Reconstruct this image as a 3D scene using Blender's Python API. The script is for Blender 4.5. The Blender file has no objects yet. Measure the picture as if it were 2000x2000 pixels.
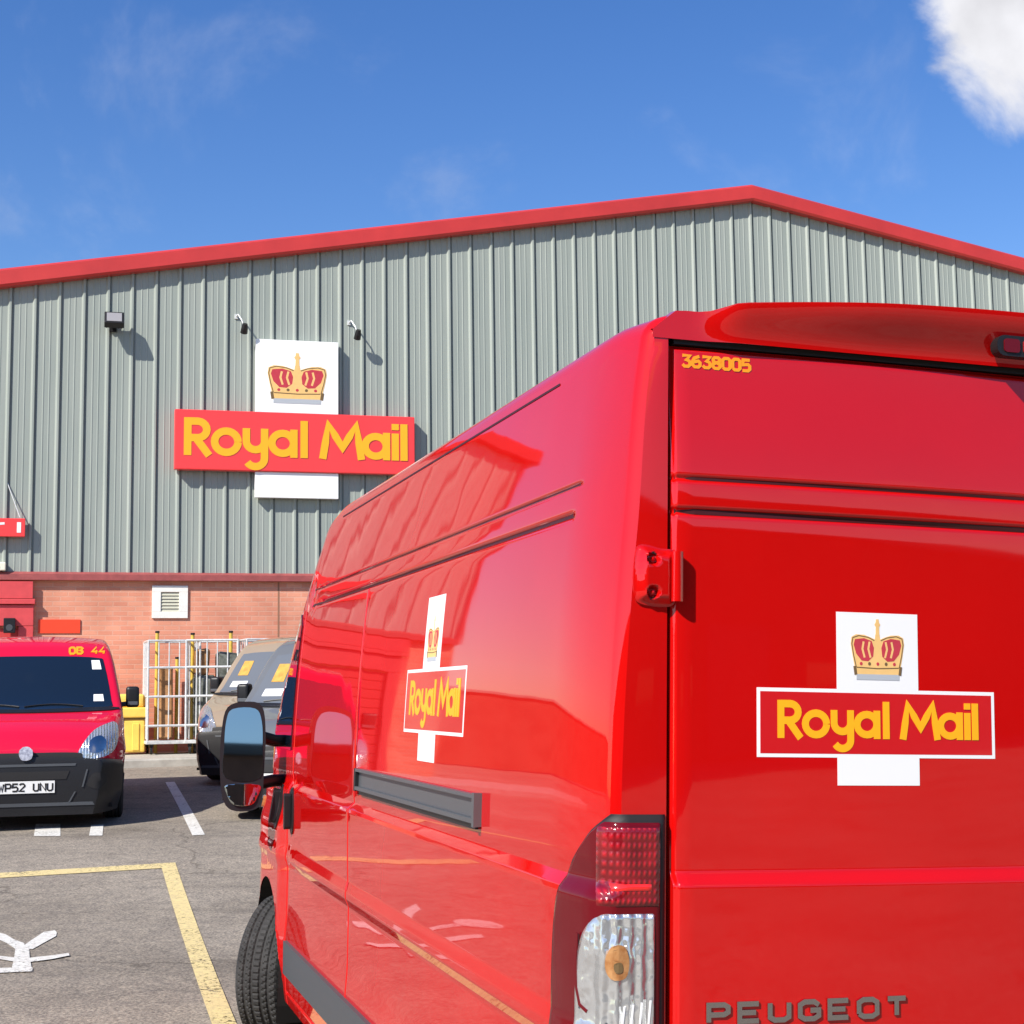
import bpy, bmesh, math, random
from mathutils import Vector, Matrix
from mathutils.bvhtree import BVHTree
from mathutils.geometry import tessellate_polygon
random.seed(7)
S = bpy.context.scene
COL = S.collection

# ------------------------------------------------------------------ camera
def rot(ax, a): return Matrix.Rotation(a, 3, ax)
CAM = Vector((0, 0, 1.6))
MC = rot('Y', -0.0136) @ rot('X', -0.1158)          # world -> (right, forward, up)
FPX = 3042.5
cam = bpy.data.objects.new('camera', bpy.data.cameras.new('camera'))
COL.objects.link(cam)
cm = Matrix((MC[0], MC[2], -MC[1])).transposed().to_4x4()
cm.translation = CAM
cam.matrix_world = cm
cam.data.sensor_width = 36; cam.data.sensor_height = 36; cam.data.sensor_fit = 'HORIZONTAL'
cam.data.lens = FPX / 2000 * 36
cam.data.clip_end = 3000; cam.data.clip_start = 0.05
S.camera = cam
S.render.resolution_x = 1024; S.render.resolution_y = 1024

def ray(px, py):
    return MC.transposed() @ Vector(((px - 1000) / FPX, 1, -(py - 1000) / FPX))

# ------------------------------------------------------------------ light
BY = 0.2696                                            # yaw of the warehouse front
U = Vector((math.cos(BY), math.sin(BY), 0)); N = Vector((math.sin(BY), -math.cos(BY), 0))
sun_dir = (-1.0 * U + 0.66 * N + Vector((0, 0, 1.02))).normalized()
sl = bpy.data.lights.new('sun', 'SUN'); sl.energy = 5.0; sl.angle = math.radians(0.5); sl.color = (1, 0.95, 0.87)
sun = bpy.data.objects.new('sun', sl); COL.objects.link(sun)
sun.rotation_euler = sun_dir.to_track_quat('Z', 'Y').to_euler()
W = bpy.data.worlds.new('World'); S.world = W; W.use_nodes = True
nt = W.node_tree; nt.nodes.clear()
def wn(t, **k):
    n = nt.nodes.new(t)
    for a, b in k.items(): setattr(n, a, b)
    return n
sky = wn('ShaderNodeTexSky', sky_type='NISHITA', sun_disc=False)
sky.sun_elevation = math.asin(sun_dir.z)
sky.sun_rotation = math.atan2(sun_dir.x, sun_dir.y)
sky.air_density = 1.0; sky.dust_density = 0.35; sky.ozone_density = 1.6
hsv = wn('ShaderNodeHueSaturation'); hsv.inputs['Saturation'].default_value = 1.34; hsv.inputs['Hue'].default_value = .514; hsv.inputs['Value'].default_value = 1.08
bg = wn('ShaderNodeBackground'); bg.inputs['Strength'].default_value = 0.107
out = wn('ShaderNodeOutputWorld')
tc = wn('ShaderNodeTexCoord')
L = nt.links.new
L(sky.outputs[0], hsv.inputs['Color'])
def blob(center, inner, outer):
    d = wn('ShaderNodeVectorMath', operation='DOT_PRODUCT'); L(tc.outputs['Generated'], d.inputs[0])
    d.inputs[1].default_value = Vector(center).normalized()
    m = wn('ShaderNodeMapRange', interpolation_type='SMOOTHSTEP')
    L(d.outputs['Value'], m.inputs['Value'])
    m.inputs['From Min'].default_value = math.cos(math.radians(outer)); m.inputs['From Max'].default_value = math.cos(math.radians(inner))
    return m.outputs[0]
def madd(a, b, op='ADD'):
    m = wn('ShaderNodeMath', operation=op)
    for i, v in enumerate((a, b)):
        if isinstance(v, (int, float)): m.inputs[i].default_value = v
        else: L(v, m.inputs[i])
    return m.outputs[0]
def noise(scale, detail=6, rough=.55, dist=0.0):
    n = wn('ShaderNodeTexNoise'); n.inputs['Scale'].default_value = scale; n.inputs['Detail'].default_value = detail
    n.inputs['Roughness'].default_value = rough; n.inputs['Distortion'].default_value = dist
    L(tc.outputs['Generated'], n.inputs['Vector']); return n.outputs[0]
def ramp(v, lo, hi):
    m = wn('ShaderNodeMapRange', interpolation_type='SMOOTHSTEP'); L(v, m.inputs['Value'])
    m.inputs['From Min'].default_value = lo; m.inputs['From Max'].default_value = hi; return m.outputs[0]
n1 = noise(9, 9, .58, .35)
big = madd(blob(ray(2060, 20), 0.5, 6.2), madd(n1, 1.75, 'MULTIPLY'), 'ADD')
big = ramp(big, 1.28, 1.75)
wisp = madd(ramp(noise(8, 6, .6, .3), .55, .85), .20, 'MULTIPLY')
# fair-weather cumulus in the rest of the sky (behind the camera and to the sides), added for reflections
back = blob(-ray(1000, 1700), 30, 75)
cum = madd(ramp(noise(3.1, 8, .55, .2), .56, .70), back, 'MULTIPLY')
mask = wn('ShaderNodeMath', operation='MAXIMUM'); L(big, mask.inputs[0]); L(madd(wisp, cum, 'ADD'), mask.inputs[1]); mask.use_clamp = True
shade = wn('ShaderNodeMapRange'); L(noise(14, 5, .5), shade.inputs['Value'])
shade.inputs['From Min'].default_value = .35; shade.inputs['From Max'].default_value = .65
shade.inputs['To Min'].default_value = 4.9; shade.inputs['To Max'].default_value = 6.6
cc = wn('ShaderNodeCombineXYZ'); L(shade.outputs[0], cc.inputs[0]); L(shade.outputs[0], cc.inputs[1]); L(madd(shade.outputs[0], 1.05, 'MULTIPLY'), cc.inputs[2])
mix = wn('ShaderNodeMix', data_type='RGBA'); L(mask.outputs[0], mix.inputs[0]); L(hsv.outputs[0], mix.inputs[6]); L(cc.outputs[0], mix.inputs[7])
L(mix.outputs[2], bg.inputs['Color']); L(bg.outputs[0], out.inputs['Surface'])
S.view_settings.view_transform = 'Standard'; S.view_settings.look = 'None'; S.view_settings.gamma = 1
S.view_settings.exposure = 0.50

# ------------------------------------------------------------------ materials
def mat(name, col, rough=.5, metal=0, coat=0, coat_rough=.03, var=0, vscale=8, bump=0, bscale=60, spec=.5, trans=0, ior=1.45, alpha=1, col2=None, stretch=None):
    m = bpy.data.materials.new(name); m.use_nodes = True
    t = m.node_tree; b = t.nodes['Principled BSDF']; l = t.links.new
    b.inputs['Base Color'].default_value = (*col, 1); b.inputs['Roughness'].default_value = rough
    b.inputs['Metallic'].default_value = metal; b.inputs['Coat Weight'].default_value = coat
    b.inputs['Coat Roughness'].default_value = coat_rough; b.inputs['Specular IOR Level'].default_value = spec
    b.inputs['Transmission Weight'].default_value = trans; b.inputs['IOR'].default_value = ior; b.inputs['Alpha'].default_value = alpha
    if var or bump or col2:
        tcn = t.nodes.new('ShaderNodeTexCoord'); v = tcn.outputs['Object']
        if stretch:
            mp = t.nodes.new('ShaderNodeMapping'); mp.inputs['Scale'].default_value = stretch; l(v, mp.inputs[0]); v = mp.outputs[0]
    if var or col2:
        n = t.nodes.new('ShaderNodeTexNoise'); n.inputs['Scale'].default_value = vscale; n.inputs['Detail'].default_value = 6
        n.inputs['Roughness'].default_value = .6; l(v, n.inputs['Vector'])
        mx = t.nodes.new('ShaderNodeMix'); mx.data_type = 'RGBA'
        r = t.nodes.new('ShaderNodeMapRange'); r.inputs['From Min'].default_value = .32; r.inputs['From Max'].default_value = .68; l(n.outputs[0], r.inputs[0])
        l(r.outputs[0], mx.inputs[0])
        c2 = col2 or tuple(c * (1 + var) for c in col); c1 = col if col2 else tuple(c * (1 - var) for c in col)
        mx.inputs[6].default_value = (*c1, 1); mx.inputs[7].default_value = (*c2, 1); l(mx.outputs[2], b.inputs['Base Color'])
    if bump:
        n = t.nodes.new('ShaderNodeTexNoise'); n.inputs['Scale'].default_value = bscale; n.inputs['Detail'].default_value = 5; l(v, n.inputs['Vector'])
        bp = t.nodes.new('ShaderNodeBump'); bp.inputs['Strength'].default_value = bump; bp.inputs['Distance'].default_value = .01
        l(n.outputs[0], bp.inputs['Height']); l(bp.outputs[0], b.inputs['Normal'])
    return m
M_ = {}
def paint(name, col, coat=1.0):
    # car paint: soft base, clear coat with a faint ripple so that reflections are not perfect
    m = mat(name, col, rough=.5, coat=coat, coat_rough=.026, var=.05, vscale=1.3, spec=.0)
    t = m.node_tree; b = t.nodes['Principled BSDF']
    tcn = t.nodes.new('ShaderNodeTexCoord'); n = t.nodes.new('ShaderNodeTexNoise'); n.inputs['Scale'].default_value = 2.4; n.inputs['Detail'].default_value = 1.5
    t.links.new(tcn.outputs['Object'], n.inputs['Vector'])
    bp = t.nodes.new('ShaderNodeBump'); bp.inputs['Strength'].default_value = .10; bp.inputs['Distance'].default_value = .010; b.inputs['Coat IOR'].default_value = 1.6
    t.links.new(n.outputs[0], bp.inputs['Height']); t.links.new(bp.outputs[0], b.inputs['Coat Normal'])
    return m
M_['red'] = paint('red_paint', (.52, .003, .0025))
M_['crimson'] = paint('crimson_paint', (.62, .006, .035))
M_['greyp'] = paint('charcoal_paint', (.13, .135, .14))
M_['tanrefl'] = paint('brick_reflection_paint', (.30, .23, .16))  # the tan is a brick reflection painted into the body colour
M_['notice'] = mat('orange_notice', (.52, .28, .05), .6, var=.25, vscale=14)
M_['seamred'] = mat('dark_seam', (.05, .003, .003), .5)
M_['gap'] = mat('gap', (.006, .005, .005), .9)
M_['seal'] = mat('rubber_seal', (.012, .011, .011), .6)
M_['black'] = mat('black_plastic', (.011, .011, .012), .42, bump=.12, bscale=400)
M_['dgrey'] = mat('grey_plastic', (.06, .065, .072), .5, bump=.15, bscale=300)
M_['badge'] = mat('badge_silver', (.62, .62, .66), .3, metal=.3, col2=(.25, .25, .3), vscale=45)
M_['rail'] = mat('rail_metal', (.16, .17, .18), .38, metal=.6)
M_['tyre'] = mat('tyre_rubber', (.028, .027, .026), .78, var=.35, vscale=12, bump=.25, bscale=120)
M_['rim'] = mat('rim_steel', (.38, .38, .39), .38, metal=.85, var=.1)
M_['chrome'] = mat('chrome', (.62, .60, .58), .16, metal=1)
M_['mirror'] = mat('mirror_glass', (.46, .50, .48), .02, metal=1)
M_['glass'] = mat('dark_glass', (.006, .012, .022), .03, coat=1, coat_rough=.01)
M_['glassrefl'] = mat('sky_reflection_glass', (.14, .15, .16), .05, coat=1, coat_rough=.01)  # greyer copy of the glass, bright sky reflection painted into its colour
M_['redlens'] = mat('red_lens', (.36, .004, .006), .2, coat=1, coat_rough=.03)
M_['maroon'] = mat('dark_red_lens', (.12, .002, .006), .08, coat=0, spec=.35)
M_['amber'] = mat('amber', (.28, .09, .015), .25, coat=1, col2=(.5, .26, .10), vscale=40)
M_['white'] = mat('white_vinyl', (.83, .83, .82), .35, coat=.3)
M_['signwhite'] = mat('sign_white', (.9, .9, .88), .35, coat=.3, var=.03, vscale=2)
M_['signred'] = mat('sign_red', (.84, .045, .045), .35, coat=.4, var=.05, vscale=1.5)
M_['decred'] = mat('vinyl_red', (.58, .004, .006), .35, coat=1)
M_['yellow'] = mat('yellow_vinyl', (.90, .42, .006), .4, coat=.3)
M_['gold'] = mat('crown_gold', (.80, .50, .18), .5, var=.06, vscale=20)
M_['ccrown'] = mat('crown_red', (.50, .04, .06), .5, var=.1, vscale=20)
M_['brown'] = mat('crown_brown', (.16, .10, .04), .5)
M_['band'] = mat('crown_band', (.42, .45, .48), .5)
M_['numyel'] = mat('number_yellow', (.85, .30, .01), .45)
M_['ink'] = mat('plate_black', (.01, .01, .01), .5)
M_['plate'] = mat('plate_white', (.72, .72, .70), .35)
M_['trim'] = mat('red_trim', (.50, .035, .028), .38, coat=.25, var=.1, vscale=1.2)
M_['galv'] = mat('galvanised', (.62, .63, .62), .45, metal=.25, var=.15, vscale=20)
M_['yelpole'] = mat('yellow_pole', (.62, .42, .07), .45, var=.15)
M_['bin'] = mat('yellow_bin', (.85, .56, .10), .5, var=.1, vscale=5, bump=.1, bscale=50)
M_['concrete'] = mat('concrete', (.40, .37, .32), .85, var=.12, vscale=2.5, bump=.3, bscale=60)
M_['kerb'] = mat('kerb_stone', (.36, .34, .30), .85, var=.15, vscale=6, bump=.3, bscale=60)
M_['pwhite'] = mat('painted_white', (.72, .71, .66), .7, col2=(.52, .49, .43), vscale=30, bump=.3, bscale=160)
M_['pyellow'] = mat('painted_yellow', (.72, .57, .25), .75, col2=(.54, .43, .22), vscale=26, bump=.3, bscale=160)
M_['vent'] = mat('vent_white', (.80, .78, .72), .5, var=.06)
M_['louvre'] = mat('vent_louvre', (.50, .49, .38), .6)
M_['firered'] = mat('notice_red', (.80, .06, .02), .5)
M_['cardboard'] = mat('cardboard', (.33, .17, .07), .8, var=.3)
M_['darkbag'] = mat('dark_sack', (.05, .055, .04), .7, col2=(.16, .17, .15), vscale=14)
M_['cabin'] = mat('cab_plastic', (.03, .03, .032), .7)
M_['tile'] = mat('roof_tile', (.14, .08, .07), .8, var=.25, vscale=3)
M_['render'] = mat('house_render', (.55, .5, .45), .85, var=.08)

def reflector_mat():
    m = mat('lamp_reflector', (.66, .67, .66), .14, metal=.7, coat=1, coat_rough=.02)
    t = m.node_tree; b = t.nodes['Principled BSDF']; l = t.links.new
    tcn = t.nodes.new('ShaderNodeTexCoord')
    w = t.nodes.new('ShaderNodeTexWave'); w.bands_direction = 'X'; w.inputs['Scale'].default_value = 12; w.inputs['Distortion'].default_value = 1.2; w.inputs['Detail'].default_value = 1; w.inputs['Detail Scale'].default_value = 3
    l(tcn.outputs['Object'], w.inputs['Vector'])
    n = t.nodes.new('ShaderNodeTexNoise'); n.inputs['Scale'].default_value = 7; n.inputs['Detail'].default_value = 1; l(tcn.outputs['Object'], n.inputs['Vector'])
    a = t.nodes.new('ShaderNodeMath'); a.operation = 'MULTIPLY_ADD'; l(n.outputs[0], a.inputs[0]); a.inputs[1].default_value = 4.5; l(w.outputs['Fac'], a.inputs[2])
    bp = t.nodes.new('ShaderNodeBump'); bp.inputs['Strength'].default_value = .7; bp.inputs['Distance'].default_value = .012
    l(a.outputs[0], bp.inputs['Height']); l(bp.outputs[0], b.inputs['Normal'])
    return m
M_['reflector'] = reflector_mat()
def prism_mat():
    m = mat('prismatic_red_lens', (.3, .003, .006), .18, coat=1, coat_rough=.02)
    t = m.node_tree; b = t.nodes['Principled BSDF']; l = t.links.new
    tcn = t.nodes.new('ShaderNodeTexCoord')
    w1 = t.nodes.new('ShaderNodeTexWave'); w1.bands_direction = 'Z'; w1.inputs['Scale'].default_value = 17; w1.inputs['Distortion'].default_value = 0
    w2 = t.nodes.new('ShaderNodeTexWave'); w2.bands_direction = 'X'; w2.inputs['Scale'].default_value = 28; w2.inputs['Distortion'].default_value = .4
    n = t.nodes.new('ShaderNodeTexNoise'); n.inputs['Scale'].default_value = 16
    for q in (w1, w2, n): l(tcn.outputs['Object'], q.inputs['Vector'])
    a = t.nodes.new('ShaderNodeMath'); a.operation = 'MULTIPLY'; l(w1.outputs['Fac'], a.inputs[0]); l(w2.outputs['Fac'], a.inputs[1])
    a2 = t.nodes.new('ShaderNodeMath'); a2.operation = 'MULTIPLY_ADD'; l(a.outputs[0], a2.inputs[0]); a2.inputs[1].default_value = .55; l(n.outputs[0], a2.inputs[2])
    cr = t.nodes.new('ShaderNodeValToRGB'); cr.color_ramp.elements[0].position = .40; cr.color_ramp.elements[0].color = (.13, .001, .004, 1)
    cr.color_ramp.elements[1].position = 1.0; cr.color_ramp.elements[1].color = (.42, .006, .012, 1); l(a2.outputs[0], cr.inputs[0]); l(cr.outputs[0], b.inputs['Base Color'])
    bp = t.nodes.new('ShaderNodeBump'); bp.inputs['Strength'].default_value = .5; bp.inputs['Distance'].default_value = .004
    l(a.outputs[0], bp.inputs['Height']); l(bp.outputs[0], b.inputs['Normal'])
    return m
M_['prism'] = prism_mat()

def wear(m, lo, hi):
    t = m.node_tree; b = t.nodes['Principled BSDF']; l = t.links.new
    tcn = t.nodes.new('ShaderNodeTexCoord'); n = t.nodes.new('ShaderNodeTexNoise'); n.inputs['Scale'].default_value = 38; n.inputs['Detail'].default_value = 6; n.inputs['Roughness'].default_value = .7
    n2 = t.nodes.new('ShaderNodeTexNoise'); n2.inputs['Scale'].default_value = 3; l(tcn.outputs['Object'], n.inputs['Vector']); l(tcn.outputs['Object'], n2.inputs['Vector'])
    a = t.nodes.new('ShaderNodeMath'); a.operation = 'MULTIPLY_ADD'; l(n2.outputs[0], a.inputs[0]); a.inputs[1].default_value = .35; l(n.outputs[0], a.inputs[2])
    r = t.nodes.new('ShaderNodeMapRange'); r.inputs['From Min'].default_value = lo; r.inputs['From Max'].default_value = hi; l(a.outputs[0], r.inputs[0]); l(r.outputs[0], b.inputs['Alpha'])
wear(M_['pwhite'], .50, .60); wear(M_['pyellow'], .50, .62)
def asphalt():
    m = mat('asphalt', (.2, .19, .17), .88)
    t = m.node_tree; b = t.nodes['Principled BSDF']; l = t.links.new
    tcn = t.nodes.new('ShaderNodeTexCoord'); O = tcn.outputs['Object']
    def nz(s, d=4, r=.6):
        n = t.nodes.new('ShaderNodeTexNoise'); n.inputs['Scale'].default_value = s; n.inputs['Detail'].default_value = d; n.inputs['Roughness'].default_value = r
        l(O, n.inputs['Vector']); return n.outputs[0]
    def cr(v, a, b_, ca, cb):
        c = t.nodes.new('ShaderNodeValToRGB'); c.color_ramp.elements[0].position = a; c.color_ramp.elements[1].position = b_
        c.color_ramp.elements[0].color = (*ca, 1); c.color_ramp.elements[1].color = (*cb, 1); l(v, c.inputs[0]); return c.outputs[0]
    def mul(a, b_, f=1):
        x = t.nodes.new('ShaderNodeMix'); x.data_type = 'RGBA'; x.blend_type = 'MULTIPLY'; x.inputs[0].default_value = f
        l(a, x.inputs[6]); l(b_, x.inputs[7]); return x.outputs[2]
    base = cr(nz(.5, 5), .35, .7, (.215, .185, .15), (.315, .275, .225))
    agg = cr(nz(60, 4, .75), .38, .62, (.50, .50, .50), (1.42, 1.40, 1.36))
    agg2 = cr(nz(9, 6, .75), .36, .62, (.78, .78, .79), (1.12, 1.11, 1.08))
    mp = t.nodes.new('ShaderNodeMapping'); mp.inputs['Rotation'].default_value = (0, 0, .25); mp.inputs['Scale'].default_value = (.35, 3.2, 1); l(O, mp.inputs[0])
    n = t.nodes.new('ShaderNodeTexNoise'); n.inputs['Scale'].default_value = 1.1; n.inputs['Detail'].default_value = 5; l(mp.outputs[0], n.inputs['Vector'])
    streak = cr(n.outputs[0], .30, .48, (.80, .80, .80), (1, 1, 1))
    vo = t.nodes.new('ShaderNodeTexVoronoi'); vo.inputs['Scale'].default_value = 1.6; l(O, vo.inputs['Vector'])
    spots = cr(vo.outputs['Distance'], .03, .07, (.55, .53, .5), (1, 1, 1))
    ns = t.nodes.new('ShaderNodeTexNoise'); ns.inputs['Scale'].default_value = 1.5; ns.inputs['Detail'].default_value = 5; l(O, ns.inputs['Vector'])
    ad = t.nodes.new('ShaderNodeVectorMath'); ad.operation = 'MULTIPLY_ADD'; l(ns.outputs['Color'], ad.inputs[0]); ad.inputs[1].default_value = (.9, .9, .9); l(O, ad.inputs[2])
    vc = t.nodes.new('ShaderNodeTexVoronoi'); vc.feature = 'DISTANCE_TO_EDGE'; vc.inputs['Scale'].default_value = .38; l(ad.outputs[0], vc.inputs['Vector'])
    crack = cr(vc.outputs['Distance'], .002, .007, (.62, .61, .60), (1, 1, 1))
    oil = cr(nz(.9, 3, .5), .60, .74, (1, 1, 1), (.72, .71, .70))
    l(mul(mul(mul(mul(mul(mul(base, agg), agg2), streak, .8), spots, .7), crack), oil), b.inputs['Base Color'])
    bp = t.nodes.new('ShaderNodeBump'); bp.inputs['Strength'].default_value = .5; bp.inputs['Distance'].default_value = .006
    l(nz(85, 3, .7), bp.inputs['Height']); l(bp.outputs[0], b.inputs['Normal'])
    return m
M_['asphalt'] = asphalt()
def brick():
    m = mat('brickwork', (.5, .2, .13), .85)
    t = m.node_tree; b = t.nodes['Principled BSDF']; l = t.links.new
    tcn = t.nodes.new('ShaderNodeTexCoord'); sx = t.nodes.new('ShaderNodeSeparateXYZ'); l(tcn.outputs['Object'], sx.inputs[0])
    ad = t.nodes.new('ShaderNodeMath'); ad.operation = 'ADD'; l(sx.outputs[0], ad.inputs[0]); l(sx.outputs[1], ad.inputs[1])
    cx = t.nodes.new('ShaderNodeCombineXYZ'); l(ad.outputs[0], cx.inputs[0]); l(sx.outputs[2], cx.inputs[1])
    br = t.nodes.new('ShaderNodeTexBrick'); br.inputs['Scale'].default_value = 1
    br.inputs['Brick Width'].default_value = .225; br.inputs['Row Height'].default_value = .075; br.inputs['Mortar Size'].default_value = .008
    br.inputs['Color1'].default_value = (.72, .31, .20, 1); br.inputs['Color2'].default_value = (.64, .25, .16, 1); br.inputs['Mortar'].default_value = (.66, .34, .24, 1)
    l(cx.outputs[0], br.inputs['Vector'])
    n = t.nodes.new('ShaderNodeTexNoise'); n.inputs['Scale'].default_value = 1.3; n.inputs['Detail'].default_value = 5; l(tcn.outputs['Object'], n.inputs['Vector'])
    r = t.nodes.new('ShaderNodeValToRGB'); r.color_ramp.elements[0].position = .3; r.color_ramp.elements[0].color = (.80, .76, .74, 1)
    r.color_ramp.elements[1].position = .7; r.color_ramp.elements[1].color = (1.1, 1.12, 1.12, 1); l(n.outputs[0], r.inputs[0])
    x = t.nodes.new('ShaderNodeMix'); x.data_type = 'RGBA'; x.blend_type = 'MULTIPLY'; x.inputs[0].default_value = 1; l(br.outputs[0], x.inputs[6]); l(r.outputs[0], x.inputs[7])
    l(x.outputs[2], b.inputs['Base Color'])
    bp = t.nodes.new('ShaderNodeBump'); bp.inputs['Strength'].default_value = .6; bp.inputs['Distance'].default_value = .006; l(br.outputs['Fac'], bp.inputs['Height']); bp.invert = True
    l(bp.outputs[0], b.inputs['Normal'])
    return m
M_['brick'] = brick()
M_['clad'] = mat('steel_cladding', (.27, .305, .272), .5, col2=(.32, .35, .312), vscale=1.6, stretch=(3.0, 1, .22), coat=.15, coat_rough=.2)
M_['roofm'] = mat('roof_sheet', (.45, .47, .45), .5)

# ------------------------------------------------------------------ helpers
class MB:
    def __init__(s): s.v = []; s.f = []
    def add(s, vs, fs):
        o = len(s.v); s.v += [tuple(v) for v in vs]; s.f += [tuple(i + o for i in f) for f in fs]
    def box(s, x0, x1, y0, y1, z0, z1, bev=0):
        if bev:
            bm = bmesh.new(); bmesh.ops.create_cube(bm, size=1)
            for v in bm.verts: v.co = Vector((x0 + (v.co.x + .5) * (x1 - x0), y0 + (v.co.y + .5) * (y1 - y0), z0 + (v.co.z + .5) * (z1 - z0)))
            bmesh.ops.bevel(bm, geom=bm.edges[:], offset=bev, segments=3, affect='EDGES', profile=.6)
            bm.verts.index_update(); s.add([v.co.copy() for v in bm.verts], [[v.index for v in f.verts] for f in bm.faces]); bm.free(); return
        vs = [(x, y, z) for x in (x0, x1) for y in (y0, y1) for z in (z0, z1)]
        s.add(vs, [(0, 1, 3, 2), (4, 6, 7, 5), (0, 4, 5, 1), (2, 3, 7, 6), (0, 2, 6, 4), (1, 5, 7, 3)])
    def tube(s, pts, r, n=8, cap=True):
        pts = [Vector(p) for p in pts]; rings = []
        up = Vector((0, 0, 1))
        for i, p in enumerate(pts):
            d = (pts[min(i + 1, len(pts) - 1)] - pts[max(i - 1, 0)]).normalized()
            a = d.cross(up if abs(d.z) < .9 else Vector((1, 0, 0))).normalized(); b = d.cross(a)
            rr = r[i] if isinstance(r, (list, tuple)) else r
            rings.append([p + a * (rr * math.cos(2 * math.pi * k / n)) + b * (rr * math.sin(2 * math.pi * k / n)) for k in range(n)])
        vs = [v for rg in rings for v in rg]; fs = []
        for i in range(len(pts) - 1):
            for k in range(n): fs.append((i * n + k, i * n + (k + 1) % n, (i + 1) * n + (k + 1) % n, (i + 1) * n + k))
        if cap: fs.append(tuple(range(n))); fs.append(tuple((len(pts) - 1) * n + k for k in range(n)))
        s.add(vs, fs)
    def xf(s, fn): s.v = [tuple(fn(Vector(v))) for v in s.v]; return s
    def build(s, name, m, parent=None, smooth=False, angle=None):
        me = bpy.data.meshes.new(name); me.from_pydata(s.v, [], s.f)
        bm = bmesh.new(); bm.from_mesh(me); bmesh.ops.recalc_face_normals(bm, faces=bm.faces[:]); bm.to_mesh(me); bm.free()
        me.materials.append(m if not isinstance(m, str) else M_[m])
        o = bpy.data.objects.new(name, me); COL.objects.link(o)
        if parent: o.parent = parent
        if smooth:
            me.polygons.foreach_set('use_smooth', [True] * len(me.polygons))
            if angle: me.set_sharp_from_angle(angle=math.radians(angle))
        return o
def tag(o, label=None, cat=None, group=None, kind=None):
    if label: o['label'] = label
    if cat: o['category'] = cat
    if group: o['group'] = group
    if kind: o['kind'] = kind
    return o
def empty(name, loc, rotm=None):
    o = bpy.data.objects.new(name, None); COL.objects.link(o)
    m = (rotm.to_4x4() if rotm else Matrix.Identity(4)); m.translation = Vector(loc); o.matrix_world = m
    o.empty_display_size = .2
    return o
def lerp(x, pts):
    if x <= pts[0][0]: return pts[0][1]
    for (a, fa), (b, fb) in zip(pts, pts[1:]):
        if x <= b: return fa + (fb - fa) * (x - a) / (b - a)
    return pts[-1][1]
def slerp_(x, pts):   # monotone smooth interpolation
    if x <= pts[0][0]: return pts[0][1]
    n = len(pts)
    def tan(i):
        if i == 0 or i == n - 1: return 0 if i == 0 else (pts[i][1] - pts[i - 1][1]) / (pts[i][0] - pts[i - 1][0])
        a = (pts[i][1] - pts[i - 1][1]) / (pts[i][0] - pts[i - 1][0]); b = (pts[i + 1][1] - pts[i][1]) / (pts[i + 1][0] - pts[i][0])
        return 0 if a * b <= 0 else 2 * a * b / (a + b)
    for i in range(n - 1):
        if x <= pts[i + 1][0]:
            h = pts[i + 1][0] - pts[i][0]; t = (x - pts[i][0]) / h
            return ((2*t**3 - 3*t**2 + 1) * pts[i][1] + (t**3 - 2*t**2 + t) * h * tan(i) + (-2*t**3 + 3*t**2) * pts[i + 1][1] + (t**3 - t**2) * h * tan(i + 1))
    return pts[-1][1]
def sstep(a, b, x):
    t = max(0, min(1, (x - a) / (b - a))); return t * t * (3 - 2 * t)
def arc(cx, cy, r, a0, a1, n=16, ry=None):
    ry = ry or r
    return [(cx + r * math.cos(math.radians(a0 + (a1 - a0) * i / n)), cy + ry * math.sin(math.radians(a0 + (a1 - a0) * i / n))) for i in range(n + 1)]
def rrect(x0, x1, y0, y1, r, n=5):
    return arc(x1 - r, y0 + r, r, -90, 0, n) + arc(x1 - r, y1 - r, r, 0, 90, n) + arc(x0 + r, y1 - r, r, 90, 180, n) + arc(x0 + r, y0 + r, r, 180, 270, n)
def smooth_closed(pts, n=5):
    o = []; k = len(pts)
    for i in range(k):
        p0, p1, p2, p3 = (Vector(pts[(i + j) % k]) for j in (-1, 0, 1, 2))
        for q in range(n):
            t = q / n
            o.append(tuple(.5 * ((2 * p1) + (p2 - p0) * t + (2 * p0 - 5 * p1 + 4 * p2 - p3) * t * t + (3 * p1 - p0 - 3 * p2 + p3) * t ** 3)))
    return o

# flat shapes that are wrapped on to a surface: fn(u, v, h) -> point
def cut_poly(poly, res):
    bm = bmesh.new()
    vs = [bm.verts.new((p[0], p[1], 0)) for p in poly]
    for t in tessellate_polygon([[Vector((p[0], p[1], 0)) for p in poly]]):
        try: bm.faces.new([vs[i] for i in t])
        except ValueError: pass
    if res:
        xs = [p[0] for p in poly]; ys = [p[1] for p in poly]
        for ax, lo, hi in ((0, min(xs), max(xs)), (1, min(ys), max(ys))):
            k = int((hi - lo) / res)
            for i in range(1, k + 1):
                c = lo + (hi - lo) * i / (k + 1)
                co = Vector((c, 0, 0)) if ax == 0 else Vector((0, c, 0)); no = Vector((1, 0, 0)) if ax == 0 else Vector((0, 1, 0))
                bmesh.ops.bisect_plane(bm, geom=bm.verts[:] + bm.edges[:] + bm.faces[:], dist=1e-6, plane_co=co, plane_no=no)
    bmesh.ops.remove_doubles(bm, verts=bm.verts[:], dist=1e-6)
    bm.verts.index_update()
    V = [(v.co.x, v.co.y) for v in bm.verts]; F = [[v.index for v in f.verts] for f in bm.faces]
    B = [(e.verts[0].index, e.verts[1].index) for e in bm.edges if len(e.link_faces) == 1]
    bm.free(); return V, F, B
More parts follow.
